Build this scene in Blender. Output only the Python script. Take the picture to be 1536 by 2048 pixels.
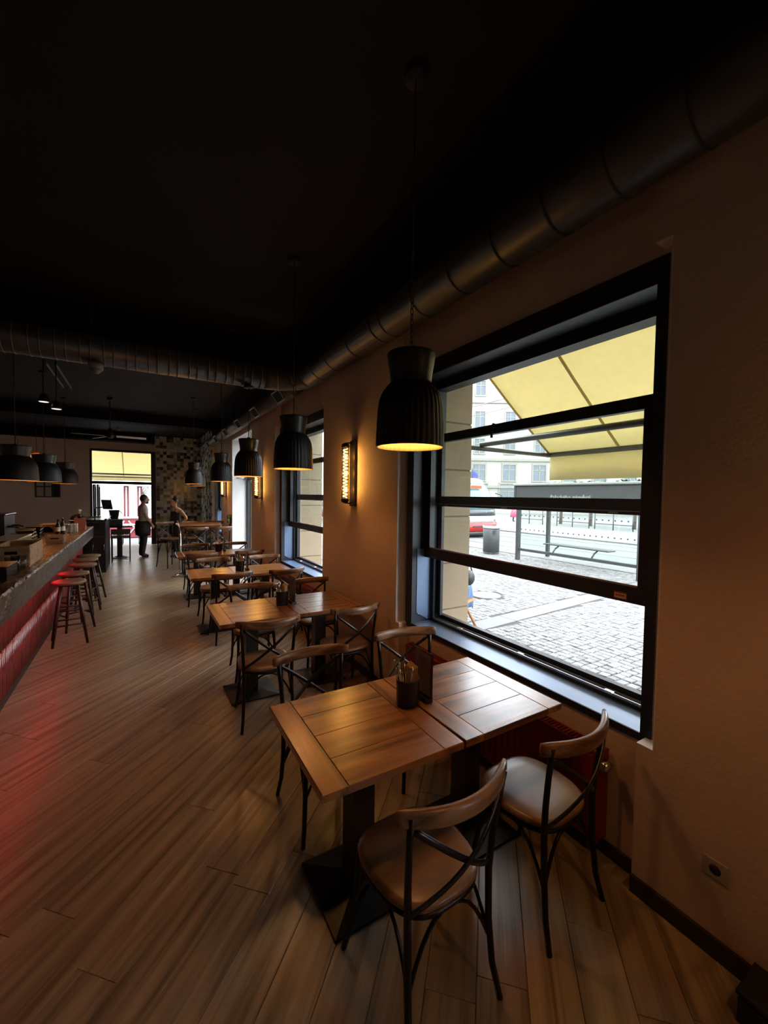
import bpy, bmesh, math, random
from mathutils import Vector, Matrix
random.seed(7)
for _o in list(bpy.data.objects): bpy.data.objects.remove(_o)
SC = bpy.context.scene
COL = SC.collection
R = math.radians
PI = math.pi

# ------------------------------------------------------------------ camera
CAM_H = 1.82
F_PX = 823.26
yaw, pitch, roll = R(30.843), R(-2.268), R(0.807)
_f = Vector((math.sin(yaw)*math.cos(pitch), math.cos(yaw)*math.cos(pitch), math.sin(pitch)))
_r = Vector((math.cos(yaw), -math.sin(yaw), 0))
_u = _r.cross(_f)
_rr = math.cos(roll)*_r + math.sin(roll)*_u
_uu = -math.sin(roll)*_r + math.cos(roll)*_u
cam_d = bpy.data.cameras.new('camera')
cam_d.sensor_fit = 'VERTICAL'; cam_d.sensor_height = 24.0
cam_d.lens = F_PX*24.0/2048.0
cam_d.clip_start = 0.05; cam_d.clip_end = 400
cam = bpy.data.objects.new('camera', cam_d); COL.objects.link(cam)
cam.matrix_world = Matrix(((_rr.x, _uu.x, -_f.x, 0), (_rr.y, _uu.y, -_f.y, 0), (_rr.z, _uu.z, -_f.z, CAM_H), (0, 0, 0, 1)))
SC.camera = cam

# ------------------------------------------------------------------ sky and exposure
SKY_STRENGTH = 6.0
world = bpy.data.worlds.new('overcast_sky'); SC.world = world; world.use_nodes = True
_bg = world.node_tree.nodes['Background']
_bg.inputs['Color'].default_value = (0.86, 0.93, 1.0, 1); _bg.inputs['Strength'].default_value = SKY_STRENGTH
SC.view_settings.view_transform = 'Standard'; SC.view_settings.look = 'None'
SC.view_settings.gamma = 1.0; SC.view_settings.use_curve_mapping = False
SC.view_settings.exposure = 0.8
SC.cycles.max_bounces = 8; SC.cycles.diffuse_bounces = 4; SC.cycles.glossy_bounces = 4
SC.cycles.transparent_max_bounces = 12
SC.cycles.sample_clamp_indirect = 4.0

# ------------------------------------------------------------------ materials
MATS = {}
def _base(name, rough=0.5, metal=0.0, coat=0.0, spec=0.5):
    m = bpy.data.materials.new(name); m.use_nodes = True
    b = m.node_tree.nodes['Principled BSDF']
    b.inputs['Roughness'].default_value = rough; b.inputs['Metallic'].default_value = metal
    b.inputs['Coat Weight'].default_value = coat; b.inputs['Coat Roughness'].default_value = 0.28; b.inputs['Specular IOR Level'].default_value = spec
    MATS[name] = m
    return m, m.node_tree, b
def _coords(nt, scale, rnd=True):
    tc = nt.nodes.new('ShaderNodeTexCoord'); mp = nt.nodes.new('ShaderNodeMapping')
    mp.inputs['Scale'].default_value = scale
    src = tc.outputs['Object']
    if rnd:
        oi = nt.nodes.new('ShaderNodeObjectInfo'); mu = nt.nodes.new('ShaderNodeMath'); mu.operation = 'MULTIPLY'; mu.inputs[1].default_value = 57.0
        nt.links.new(oi.outputs['Random'], mu.inputs[0])
        ad = nt.nodes.new('ShaderNodeVectorMath'); ad.operation = 'ADD'
        nt.links.new(src, ad.inputs[0]); nt.links.new(mu.outputs[0], ad.inputs[1]); src = ad.outputs[0]
    nt.links.new(src, mp.inputs['Vector'])
    return mp.outputs['Vector']
def _ramp(nt, stops):
    r = nt.nodes.new('ShaderNodeValToRGB'); e = r.color_ramp.elements
    while len(e) < len(stops): e.new(0.5)
    for i, (p, c) in enumerate(stops): e[i].position = p; e[i].color = (*c, 1)
    return r
def plain(name, col, rough=0.5, metal=0.0, var=0.12, scale=6.0, bump=0.0, coat=0.0, spec=0.5, bscale=None):
    m, nt, b = _base(name, rough, metal, coat, spec)
    v = _coords(nt, (scale,)*3)
    n = nt.nodes.new('ShaderNodeTexNoise'); n.inputs['Detail'].default_value = 6; n.inputs['Scale'].default_value = 1
    nt.links.new(v, n.inputs['Vector'])
    a = tuple(max(0, c*(1-var)) for c in col); z = tuple(min(1, c*(1+var)) for c in col)
    r = _ramp(nt, [(0.3, a), (0.7, z)]); nt.links.new(n.outputs['Fac'], r.inputs['Fac'])
    nt.links.new(r.outputs['Color'], b.inputs['Base Color'])
    if bump:
        n2 = nt.nodes.new('ShaderNodeTexNoise'); n2.inputs['Scale'].default_value = (bscale or 40)/scale; n2.inputs['Detail'].default_value = 4
        nt.links.new(v, n2.inputs['Vector'])
        bp = nt.nodes.new('ShaderNodeBump'); bp.inputs['Strength'].default_value = bump; bp.inputs['Distance'].default_value = 0.01
        nt.links.new(n2.outputs['Fac'], bp.inputs['Height']); nt.links.new(bp.outputs['Normal'], b.inputs['Normal'])
    return m
def wood(name, dark, mid, light, rough=0.35, coat=0.0, lscale=1.3, wscale=16.0, bump=0.15, tone=0.35, wave=0.16):
    """grain runs along the object's local x"""
    m, nt, b = _base(name, rough, 0, coat)
    v = _coords(nt, (lscale, wscale, wscale))
    n0 = nt.nodes.new('ShaderNodeTexNoise'); n0.inputs['Scale'].default_value = 0.35; n0.inputs['Detail'].default_value = 2
    nt.links.new(v, n0.inputs['Vector'])
    mixv = nt.nodes.new('ShaderNodeVectorMath'); mixv.operation = 'MULTIPLY_ADD'
    nt.links.new(n0.outputs['Color'], mixv.inputs[0]); mixv.inputs[1].default_value = (1.5, 3.0, 3.0); nt.links.new(v, mixv.inputs[2])
    n = nt.nodes.new('ShaderNodeTexNoise'); n.inputs['Scale'].default_value = 1.0; n.inputs['Detail'].default_value = 8; n.inputs['Roughness'].default_value = 0.62
    nt.links.new(mixv.outputs[0], n.inputs['Vector'])
    w = nt.nodes.new('ShaderNodeTexWave'); w.wave_type = 'BANDS'; w.bands_direction = 'Y'; w.inputs['Scale'].default_value = 0.16
    w.inputs['Distortion'].default_value = 7.0; w.inputs['Detail'].default_value = 3; w.inputs['Detail Scale'].default_value = 0.6
    nt.links.new(mixv.outputs[0], w.inputs['Vector'])
    ad = nt.nodes.new('ShaderNodeMath'); ad.operation = 'MULTIPLY_ADD'; ad.inputs[1].default_value = wave
    nt.links.new(w.outputs['Fac'], ad.inputs[0]); nt.links.new(n.outputs['Fac'], ad.inputs[2])
    r = _ramp(nt, [(0.36, dark), (0.56, mid), (0.80, light)]); nt.links.new(ad.outputs[0], r.inputs['Fac'])
    oi = nt.nodes.new('ShaderNodeObjectInfo')
    mr = nt.nodes.new('ShaderNodeMapRange'); mr.inputs['To Min'].default_value = 1-tone; mr.inputs['To Max'].default_value = 1+tone*0.7
    nt.links.new(oi.outputs['Random'], mr.inputs['Value'])
    mx = nt.nodes.new('ShaderNodeVectorMath'); mx.operation = 'SCALE'
    nt.links.new(r.outputs['Color'], mx.inputs[0]); nt.links.new(mr.outputs['Result'], mx.inputs['Scale'])
    nt.links.new(mx.outputs[0], b.inputs['Base Color'])
    bp = nt.nodes.new('ShaderNodeBump'); bp.inputs['Strength'].default_value = bump; bp.inputs['Distance'].default_value = 0.004
    nt.links.new(ad.outputs[0], bp.inputs['Height']); nt.links.new(bp.outputs['Normal'], b.inputs['Normal'])
    rr = nt.nodes.new('ShaderNodeMapRange'); rr.inputs['To Min'].default_value = rough*1.15; rr.inputs['To Max'].default_value = rough*0.8
    nt.links.new(n.outputs['Fac'], rr.inputs['Value']); nt.links.new(rr.outputs['Result'], b.inputs['Roughness'])
    return m
def glass(name, tint=(0.93, 0.96, 0.94), refl=0.9):
    m = bpy.data.materials.new(name); m.use_nodes = True; nt = m.node_tree
    for n in list(nt.nodes): nt.nodes.remove(n)
    out = nt.nodes.new('ShaderNodeOutputMaterial'); t = nt.nodes.new('ShaderNodeBsdfTransparent'); g = nt.nodes.new('ShaderNodeBsdfGlossy')
    t.inputs['Color'].default_value = (*tint, 1); g.inputs['Roughness'].default_value = 0.02
    fr = nt.nodes.new('ShaderNodeFresnel'); ge = nt.nodes.new('ShaderNodeNewGeometry'); io = nt.nodes.new('ShaderNodeMapRange')
    io.inputs['To Min'].default_value = 1.45; io.inputs['To Max'].default_value = 1/1.45
    nt.links.new(ge.outputs['Backfacing'], io.inputs['Value']); nt.links.new(io.outputs['Result'], fr.inputs['IOR'])
    mu = nt.nodes.new('ShaderNodeMath'); mu.operation = 'MULTIPLY'; mu.inputs[1].default_value = refl
    nt.links.new(fr.outputs[0], mu.inputs[0])
    mx = nt.nodes.new('ShaderNodeMixShader'); nt.links.new(mu.outputs[0], mx.inputs[0]); nt.links.new(t.outputs[0], mx.inputs[1]); nt.links.new(g.outputs[0], mx.inputs[2])
    nt.links.new(mx.outputs[0], out.inputs['Surface']); MATS[name] = m
    return m
def emit(name, col, strength, base=(0.2, 0.2, 0.2)):
    m, nt, b = _base(name, 0.4)
    n = nt.nodes.new('ShaderNodeTexNoise'); n.inputs['Scale'].default_value = 30
    r = _ramp(nt, [(0.2, tuple(c*0.85 for c in col)), (0.8, col)]); nt.links.new(n.outputs['Fac'], r.inputs['Fac'])
    b.inputs['Base Color'].default_value = (*base, 1)
    nt.links.new(r.outputs['Color'], b.inputs['Emission Color']); b.inputs['Emission Strength'].default_value = strength
    return m
def cloth_translucent(name, col, tr=0.6, var=0.06):
    m = bpy.data.materials.new(name); m.use_nodes = True; nt = m.node_tree
    for n in list(nt.nodes): nt.nodes.remove(n)
    out = nt.nodes.new('ShaderNodeOutputMaterial'); d = nt.nodes.new('ShaderNodeBsdfDiffuse'); t = nt.nodes.new('ShaderNodeBsdfTranslucent')
    v = _coords(nt, (3, 3, 3)); n = nt.nodes.new('ShaderNodeTexNoise'); n.inputs['Detail'].default_value = 8; nt.links.new(v, n.inputs['Vector'])
    r = _ramp(nt, [(0.3, tuple(c*(1-var) for c in col)), (0.7, col)]); nt.links.new(n.outputs['Fac'], r.inputs['Fac'])
    for s in (d, t): nt.links.new(r.outputs['Color'], s.inputs['Color'])
    mx = nt.nodes.new('ShaderNodeMixShader'); mx.inputs[0].default_value = tr
    nt.links.new(d.outputs[0], mx.inputs[1]); nt.links.new(t.outputs[0], mx.inputs[2]); nt.links.new(mx.outputs[0], out.inputs['Surface'])
    MATS[name] = m
    return m

wood('oak_floor', (0.155, 0.108, 0.068), (0.335, 0.25, 0.165), (0.455, 0.35, 0.24), rough=0.31, lscale=1.0, wscale=22, bump=0.22, tone=0.13, wave=0.10)
wood('table_wood', (0.05, 0.017, 0.006), (0.225, 0.088, 0.029), (0.39, 0.175, 0.06), rough=0.27, coat=0.7, lscale=1.5, wscale=18, bump=0.35, tone=0.16, wave=0.2)
wood('chair_wood', (0.05, 0.022, 0.010), (0.17, 0.085, 0.042), (0.34, 0.19, 0.10), rough=0.33, lscale=3, wscale=26, bump=0.15, tone=0.15)
wood('seat_wood', (0.11, 0.055, 0.028), (0.20, 0.11, 0.062), (0.28, 0.165, 0.098), rough=0.34, lscale=2, wscale=9, bump=0.05, tone=0.12)
wood('counter_wood', (0.07, 0.025, 0.01), (0.24, 0.10, 0.035), (0.42, 0.2, 0.08), rough=0.28, lscale=1.2, wscale=9, bump=0.2, tone=0.1)
wood('crate_wood', (0.16, 0.085, 0.035), (0.33, 0.19, 0.09), (0.5, 0.32, 0.17), rough=0.55, lscale=3, wscale=22, bump=0.2, tone=0.15)
wood('dark_wood', (0.012, 0.007, 0.005), (0.035, 0.02, 0.013), (0.07, 0.042, 0.028), rough=0.38, lscale=2, wscale=20, bump=0.1, tone=0.15)
plain('floor_base', (0.05, 0.03, 0.018), 0.7)
plain('wall_paint', (0.56, 0.42, 0.34), 0.75, var=0.06, scale=2.5, bump=0.25, bscale=55)
plain('ceiling_black', (0.014, 0.0125, 0.012), 0.8, spec=0.25, var=0.25, scale=1.2)
plain('beam_black', (0.007, 0.0065, 0.006), 0.85, spec=0.15, var=0.2)
plain('duct_paint', (0.075, 0.074, 0.075), 0.42, metal=0.55, var=0.15, scale=4)
plain('duct_grille', (0.20, 0.195, 0.19), 0.45, metal=0.25, var=0.1)
plain('black_void', (0.004, 0.004, 0.004), 0.9, spec=0.1)
plain('frame_black', (0.016, 0.020, 0.027), 0.45, metal=0.1, var=0.15, scale=5, bump=0.03)
plain('sky_tint_metal', (0.15, 0.23, 0.38), 0.32, metal=0.25, var=0.06)  # blue-grey metal, brightened and blued to carry the sky's reflection in its colour
plain('track_alu', (0.45, 0.46, 0.48), 0.3, metal=0.9)
plain('gasket', (0.015, 0.015, 0.016), 0.7)
plain('baseboard', (0.03, 0.018, 0.012), 0.5)
plain('lamp_black', (0.010, 0.010, 0.011), 0.48, var=0.1)
plain('lamp_collar', (0.03, 0.031, 0.032), 0.32, metal=0.35)
plain('lamp_inside', (0.72, 0.46, 0.2), 0.4)
plain('chair_metal', (0.018, 0.015, 0.013), 0.32, metal=0.55, var=0.25, scale=30)
plain('strap_metal', (0.055, 0.055, 0.06), 0.28, metal=0.8, var=0.2)
plain('pedestal', (0.035, 0.024, 0.018), 0.4, metal=0.2)
plain('base_metal', (0.03, 0.026, 0.024), 0.34, metal=0.6, var=0.25, scale=12)
plain('steel', (0.55, 0.54, 0.52), 0.22, metal=1.0)
plain('chrome', (0.75, 0.75, 0.74), 0.12, metal=1.0)
plain('radiator_red', (0.19, 0.008, 0.010), 0.35, coat=0.2)
plain('pot_black', (0.01, 0.0095, 0.009), 0.42)
plain('napkin', (0.60, 0.38, 0.19), 0.85, var=0.08, scale=30)
plain('menu_card', (0.16, 0.12, 0.10), 0.35, var=0.2, scale=12)
plain('menu_frame', (0.03, 0.014, 0.01), 0.3)
plain('bar_zinc', (0.26, 0.215, 0.18), 0.20, metal=0.8, var=0.3, scale=14, bump=1.0, bscale=30)
plain('bar_tile_red', (0.21, 0.016, 0.018), 0.16, var=0.35, scale=14, bump=0.15, coat=0.4)
plain('bar_kick', (0.012, 0.010, 0.009), 0.5)
plain('matte_black', (0.012, 0.012, 0.013), 0.5)
plain('gloss_black', (0.012, 0.011, 0.011), 0.2)
plain('cream', (0.62, 0.56, 0.44), 0.55)
plain('white_paint', (0.72, 0.72, 0.72), 0.5, var=0.03)
plain('outlet_white', (0.34, 0.29, 0.25), 0.4)
plain('brick_red', (0.30, 0.09, 0.06), 0.6)
plain('dark_bottle', (0.02, 0.015, 0.01), 0.12)
plain('skin', (0.46, 0.26, 0.18), 0.5, var=0.06)
plain('skin_tan', (0.62, 0.33, 0.19), 0.5, var=0.06)
plain('hair_dark', (0.018, 0.012, 0.01), 0.5, var=0.3, scale=60)
plain('shirt_grey', (0.52, 0.45, 0.43), 0.8, bump=0.2)
plain('shirt_white', (0.75, 0.70, 0.64), 0.8, bump=0.2)
plain('trousers_black', (0.016, 0.018, 0.017), 0.8, bump=0.2)
plain('apron_black', (0.014, 0.014, 0.016), 0.75, bump=0.2)
plain('shoe_black', (0.01, 0.01, 0.01), 0.5)
plain('dress_pink', (0.425, 0.080, 0.140), 0.7)
plain('facade_beige', (0.280, 0.220, 0.145), 0.85, var=0.06, scale=3, bump=0.15)
plain('facade_joint', (0.132, 0.100, 0.064), 0.9)
plain('mortar', (0.036, 0.035, 0.034), 0.95)
plain('cobble', (0.137, 0.134, 0.131), 0.8, var=0.22, scale=9, bump=0.4)
plain('cobble_grey', (0.102, 0.100, 0.100), 0.8, var=0.22, scale=9, bump=0.4)
plain('granite', (0.104, 0.103, 0.104), 0.75, var=0.1, scale=20)
plain('asphalt', (0.114, 0.114, 0.112), 0.85, var=0.12, scale=3)
plain('kerb_stone', (0.110, 0.105, 0.095), 0.85)
plain('far_paving', (0.148, 0.145, 0.141), 0.85, var=0.1)
plain('rail_steel', (0.16, 0.16, 0.165), 0.35, metal=0.8)
plain('shelter_grey', (0.040, 0.042, 0.044), 0.45, metal=0.2)
plain('shelter_light', (0.168, 0.172, 0.172), 0.4)
plain('bin_grey', (0.046, 0.048, 0.052), 0.5)
plain('tram_red', (0.338, 0.009, 0.007), 0.3)
plain('tram_white', (0.315, 0.319, 0.328), 0.3)
plain('tram_glass', (0.080, 0.150, 0.170), 0.08, spec=0.8)
plain('tram_black', (0.03, 0.032, 0.035), 0.3)
plain('led_orange', (0.400, 0.060, 0.015), 0.4)
plain('stucco_white', (0.274, 0.258, 0.236), 0.9, var=0.05)
plain('stucco_pink', (0.296, 0.236, 0.209), 0.9, var=0.05)
plain('roof_red', (0.210, 0.100, 0.070), 0.8)
plain('window_dark', (0.060, 0.075, 0.095), 0.12)
plain('trim_stone', (0.193, 0.182, 0.154), 0.85)
plain('flag_blue', (0.03, 0.05, 0.25), 0.7)
plain('leaf', (0.054, 0.090, 0.018), 0.7, var=0.4, scale=30)
plain('bark', (0.10, 0.08, 0.065), 0.9)
plain('post_maroon', (0.162, 0.027, 0.036), 0.6)
plain('planter_pink', (0.279, 0.045, 0.059), 0.7)
plain('awning_metal', (0.085, 0.085, 0.080), 0.4, metal=0.3)
plain('terrace_orange', (0.310, 0.120, 0.035), 0.5)
plain('cloth_blue', (0.088, 0.168, 0.300), 0.8)
plain('letter_white', (0.320, 0.320, 0.312), 0.5)
plain('sticker_red', (0.25, 0.02, 0.02), 0.4)
plain('sticker_paper', (0.55, 0.42, 0.38), 0.5)
plain('orange_shade', (0.75, 0.25, 0.05), 0.7)
plain('detector', (0.2, 0.19, 0.18), 0.5)
plain('cable', (0.02, 0.012, 0.01), 0.6)
plain('mirror_pane', (0.6, 0.6, 0.58), 0.05, metal=1.0, var=0.02)
glass('pane_glass', (0.965, 0.985, 0.97), 0.7)
glass('shelter_glass', (0.90, 0.93, 0.92), 0.7)
glass('jar_glass', (0.80, 0.84, 0.82), 1.6)
cloth_translucent('awning_seam', (0.62, 0.50, 0.20), 0.42)
cloth_translucent('awning_yellow', (0.72, 0.64, 0.40), 0.44)
emit('bulb_warm', (1.0, 0.45, 0.10), 6.0)
emit('filament', (1.0, 0.62, 0.16), 5.5)
emit('amber_glow', (1.0, 0.38, 0.05), 1.1, (0.5, 0.25, 0.08))
emit('led_red', (1.0, 0.02, 0.05), 5.0)
emit('spot_lens', (1.0, 0.95, 0.88), 0.6)
emit('shade_orange_lit', (1.0, 0.28, 0.05), 0.6, (0.7, 0.3, 0.1))
for i, c in enumerate([(0.70, 0.68, 0.60), (0.55, 0.56, 0.50), (0.62, 0.65, 0.66), (0.02, 0.02, 0.024), (0.07, 0.07, 0.075), (0.58, 0.60, 0.36), (0.16, 0.21, 0.46), (0.36, 0.40, 0.38), (0.66, 0.48, 0.44), (0.20, 0.14, 0.10)]):
    plain('tile_%d' % i, c, 0.2, var=0.05)

# ------------------------------------------------------------------ mesh helpers
class MB:
    def __init__(s): s.v = []; s.f = []; s.mi = []; s.sm = []
    def add(s, vs, fs, m=0, smooth=False):
        o = len(s.v); s.v += [tuple(p) for p in vs]
        for f in fs: s.f.append([i+o for i in f]); s.mi.append(m); s.sm.append(smooth)
        return s
    def box(s, x0, x1, y0, y1, z0, z1, m=0, ch=0.0):
        if ch <= 0:
            vs = [(x, y, z) for z in (z0, z1) for y in (y0, y1) for x in (x0, x1)]
            fs = [(0, 2, 3, 1), (4, 5, 7, 6), (0, 1, 5, 4), (2, 6, 7, 3), (0, 4, 6, 2), (1, 3, 7, 5)]
            return s.add(vs, fs, m)
        c = ch; vs = []
        for (z, k) in ((z0, c), (z0+c, 0), (z1-c, 0), (z1, c)):
            e = c if k == 0 else 0
            if k: vs += [(x0+c, y0+c, z), (x1-c, y0+c, z), (x1-c, y1-c, z), (x0+c, y1-c, z)]
            else: vs += [(x0, y0, z), (x1, y0, z), (x1, y1, z), (x0, y1, z)]
        fs = [(3, 2, 1, 0), (12, 13, 14, 15)]
        for L in range(3):
            for i in range(4): fs.append((L*4+i, L*4+(i+1) % 4, L*4+4+(i+1) % 4, L*4+4+i))
        return s.add(vs, fs, m)
    def prism(s, poly, z0, z1, m=0):
        n = len(poly); vs = [(x, y, z0) for x, y in poly]+[(x, y, z1) for x, y in poly]
        fs = [tuple(reversed(range(n))), tuple(range(n, 2*n))]+[(i, (i+1) % n, n+(i+1) % n, n+i) for i in range(n)]
        return s.add(vs, fs, m)
    def lathe(s, prof, n=24, c=(0, 0, 0), m=0, smooth=True, flute=None, cap=True):
        """prof: list of (r, z); flute(i, k) -> radius factor"""
        vs = []; fs = []
        for k, (r, z) in enumerate(prof):
            for i in range(n):
                a = 2*PI*i/n; rr = r*(flute(i, k) if flute else 1)
                vs.append((c[0]+rr*math.cos(a), c[1]+rr*math.sin(a), c[2]+z))
        for k in range(len(prof)-1):
            for i in range(n):
                j = (i+1) % n; fs.append((k*n+i, k*n+j, (k+1)*n+j, (k+1)*n+i))
        if cap:
            if prof[0][0] > 1e-4: fs.append(tuple(reversed(range(n))))
            if prof[-1][0] > 1e-4: fs.append(tuple(range((len(prof)-1)*n, len(prof)*n)))
        return s.add(vs, fs, m, smooth)
    def tube(s, pts, r, n=8, m=0, smooth=True, cap=True, closed=False):
        pts = [Vector(p) for p in pts]; N = len(pts); rs = r if isinstance(r, (list, tuple)) else [r]*N
        vs = []; fs = []; up = None
        for k in range(N):
            if closed: t = pts[(k+1) % N]-pts[k-1]
            else: t = pts[min(k+1, N-1)]-pts[max(k-1, 0)]
            t = t.normalized() if t.length > 1e-9 else Vector((0, 0, 1))
            if up is None: up = Vector((0, 0, 1)) if abs(t.z) < 0.9 else Vector((1, 0, 0))
            a = t.cross(up)
            if a.length < 1e-5: a = t.cross(Vector((0, 1, 0)))
            a.normalize(); b = a.cross(t).normalized(); up = b
            for i in range(n):
                q = 2*PI*(i+0.5)/n; vs.append(pts[k]+rs[k]*(math.cos(q)*a+math.sin(q)*b))
        for k in range(N if closed else N-1):
            k2 = (k+1) % N
            for i in range(n): fs.append((k*n+i, k2*n+i, k2*n+(i+1) % n, k*n+(i+1) % n))
        if cap and not closed: fs += [tuple(range(n)), tuple(reversed(range((N-1)*n, N*n)))]
        return s.add(vs, fs, m, smooth)
    def ribbon(s, pts, dirs, w, t, m=0):
        """flat strap along pts; dirs = thickness normals; w across, t thick"""
        pts = [Vector(p) for p in pts]; N = len(pts); vs = []; fs = []
        for k in range(N):
            tg = (pts[min(k+1, N-1)]-pts[max(k-1, 0)]).normalized(); nn = Vector(dirs[k]); nn = (nn-tg*nn.dot(tg)).normalized(); b = tg.cross(nn)
            for (p, q) in ((-1, -1), (1, -1), (1, 1), (-1, 1)): vs.append(pts[k]+b*p*w/2+nn*q*t/2)
        for k in range(N-1):
            for i in range(4): fs.append((k*4+i, (k+1)*4+i, (k+1)*4+(i+1) % 4, k*4+(i+1) % 4))
        fs += [(0, 1, 2, 3), (4*N-1, 4*N-2, 4*N-3, 4*N-4)]
        return s.add(vs, fs, m, True)
    def sphere(s, c, r, n=12, m=0, sc=(1, 1, 1)):
        h = max(4, n//2); vs = [(c[0], c[1], c[2]-r*sc[2])]; fs = []
        for k in range(1, h):
            p = -PI/2+PI*k/h
            for i in range(n): a = 2*PI*i/n; vs.append((c[0]+r*sc[0]*math.cos(p)*math.cos(a), c[1]+r*sc[1]*math.cos(p)*math.sin(a), c[2]+r*sc[2]*math.sin(p)))
        vs.append((c[0], c[1], c[2]+r*sc[2])); L = len(vs)-1
        for i in range(n): fs.append((0, 1+(i+1) % n, 1+i))
        for k in range(h-2):
            for i in range(n): fs.append((1+k*n+i, 1+k*n+(i+1) % n, 1+(k+1)*n+(i+1) % n, 1+(k+1)*n+i))
        for i in range(n): fs.append((L, 1+(h-2)*n+i, 1+(h-2)*n+(i+1) % n))
        return s.add(vs, fs, m, True)
    def mesh(s, name, mats):
        me = bpy.data.meshes.new(name); me.from_pydata(s.v, [], s.f); me.update()
        for mm in (mats if isinstance(mats, (list, tuple)) else [mats]): me.materials.append(MATS[mm])
        me.polygons.foreach_set('material_index', s.mi); me.polygons.foreach_set('use_smooth', s.sm)
        return me
    def build(s, name, mats, parent=None, loc=(0, 0, 0), rz=0.0, rot=None):
        o = bpy.data.objects.new(name, s.mesh(name, mats)); COL.objects.link(o)
        o.location = loc; o.rotation_euler = rot if rot else (0, 0, rz); o.parent = parent
        return o
def tag(o, label=None, cat=None, group=None, kind=None):
    if label: o['label'] = label
    if cat: o['category'] = cat
    if group: o['group'] = group
    if kind: o['kind'] = kind
    return o
def empty(name, loc=(0, 0, 0), rz=0.0, label=None, cat=None, group=None, kind=None):
    o = bpy.data.objects.new(name, None); COL.objects.link(o); o.location = loc; o.rotation_euler = (0, 0, rz); o.empty_display_size = 0.1
    return tag(o, label, cat, group, kind)
def inst(name, mesh, parent=None, loc=(0, 0, 0), rz=0.0):
    o = bpy.data.objects.new(name, mesh); COL.objects.link(o); o.location = loc; o.rotation_euler = (0, 0, rz); o.parent = parent
    return o
def copy_tree(o, parent=None):
    c = o.copy(); COL.objects.link(c); c.parent = parent
    for ch in list(o.children): copy_tree(ch, c)
    return c
def clip_poly(poly, x0, x1, y0, y1):
    for ax, val, sgn in ((0, x0, 1), (0, x1, -1), (1, y0, 1), (1, y1, -1)):
        out = []
        for i in range(len(poly)):
            a, b = poly[i-1], poly[i]; da = sgn*(a[ax]-val); db = sgn*(b[ax]-val)
            if (da < 0) != (db < 0):
                t = da/(da-db); out.append((a[0]+t*(b[0]-a[0]), a[1]+t*(b[1]-a[1])))
            if db >= 0: out.append(b)
        poly = out
        if len(poly) < 3: return []
    return poly
def text_mesh(body, size, extrude=0.002):
    cu = bpy.data.curves.new('lettering', 'FONT'); cu.body = body; cu.size = size; cu.extrude = extrude; cu.align_x = 'CENTER'; cu.resolution_u = 2
    o = bpy.data.objects.new('lettering', cu); COL.objects.link(o)
    bpy.context.view_layer.update()
    me = bpy.data.meshes.new_from_object(o.evaluated_get(bpy.context.evaluated_depsgraph_get()))
    bpy.data.objects.remove(o)
    return me
# ================================================================== SETTING
CEIL = 3.80
XP, XN = 1.96, 2.045           # pier face, niche face
YF = 16.6                      # far wall
WINS = [(-2.925, -0.782), (0.914, 3.057), (4.753, 6.857), (11.99, 13.62)]
DOOR = (8.50, 10.51)
GZ = -0.15                     # street level

# floor: base slab and every plank laid at 45 degrees
floor = MB().box(-5.2, 2.3, -4.6, YF+0.1, -0.20, -0.014).build('floor', 'floor_base'); tag(floor, kind='structure')
PW = 0.185
ca = math.sqrt(0.5)
rnd = random.Random(3)
def plank_mesh(poly, name):
    cx = sum(p[0] for p in poly)/len(poly); cy = sum(p[1] for p in poly)/len(poly)
    loc = [((x-cx)*ca+(y-cy)*ca, -(x-cx)*ca+(y-cy)*ca) for x, y in poly]
    n = len(loc); ins = [(x-0.0016*math.copysign(1, x), y-0.0016*math.copysign(1, y)) for x, y in loc]
    mb = MB(); vs = [(x, y, -0.013) for x, y in loc]+[(x, y, -0.0014) for x, y in loc]+[(x, y, 0) for x, y in ins]
    fs = [tuple(range(2*n, 3*n))]
    for L in (0, 1):
        for i in range(n): fs.append((L*n+i, L*n+(i+1) % n, (L+1)*n+(i+1) % n, (L+1)*n+i))
    mb.add(vs, fs)
    return mb, (cx, cy)
rest = MB()
k0, k1 = int(-14/PW), int(15/PW)
for k in range(k0, k1):
    v0 = k*PW; u = -8.0-rnd.random()*2.2
    while u < 16:
        L = rnd.uniform(1.7, 2.3); u1 = u+L
        quad = [(u+0.0009, v0+0.0009), (u1-0.0009, v0+0.0009), (u1-0.0009, v0+PW-0.0009), (u+0.0009, v0+PW-0.0009)]
        u = u1
        wp = [(a*ca-b*ca, a*ca+b*ca) for a, b in quad]
        cp = clip_poly(wp, -1.02, 1.955, 0.35, YF-0.02)
        if len(cp) >= 3:
            area = abs(sum(cp[i-1][0]*cp[i][1]-cp[i][0]*cp[i-1][1] for i in range(len(cp))))/2
            if area > 0.004:
                mb, c = plank_mesh(cp, 'plank'); mb.build('plank', 'oak_floor', floor, (c[0], c[1], 0), PI/4)
        for rg in ((-5.2, -1.02, -4.6, YF), (-1.02, XP, -4.6, 0.35)):
            cp = clip_poly(wp, *rg)
            if len(cp) >= 3: rest.prism([((x*ca+y*ca), (-x*ca+y*ca)) for x, y in cp], -0.013, 0)
rp = rest.build('plank_field', 'oak_floor', floor, (0, 0, 0), PI/4); tag(rp, kind='stuff')
# niche floors under the windows
for (a, b) in WINS[1:3]:
    MB().box(XP-0.005, XN, a+0.073, b-0.06, -0.013, -0.0005).build('plank', 'oak_floor', floor)
MB().box(XP-0.005, 2.8, DOOR[0], DOOR[1], -0.15, -0.0005).build('threshold', 'granite', floor)

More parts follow.
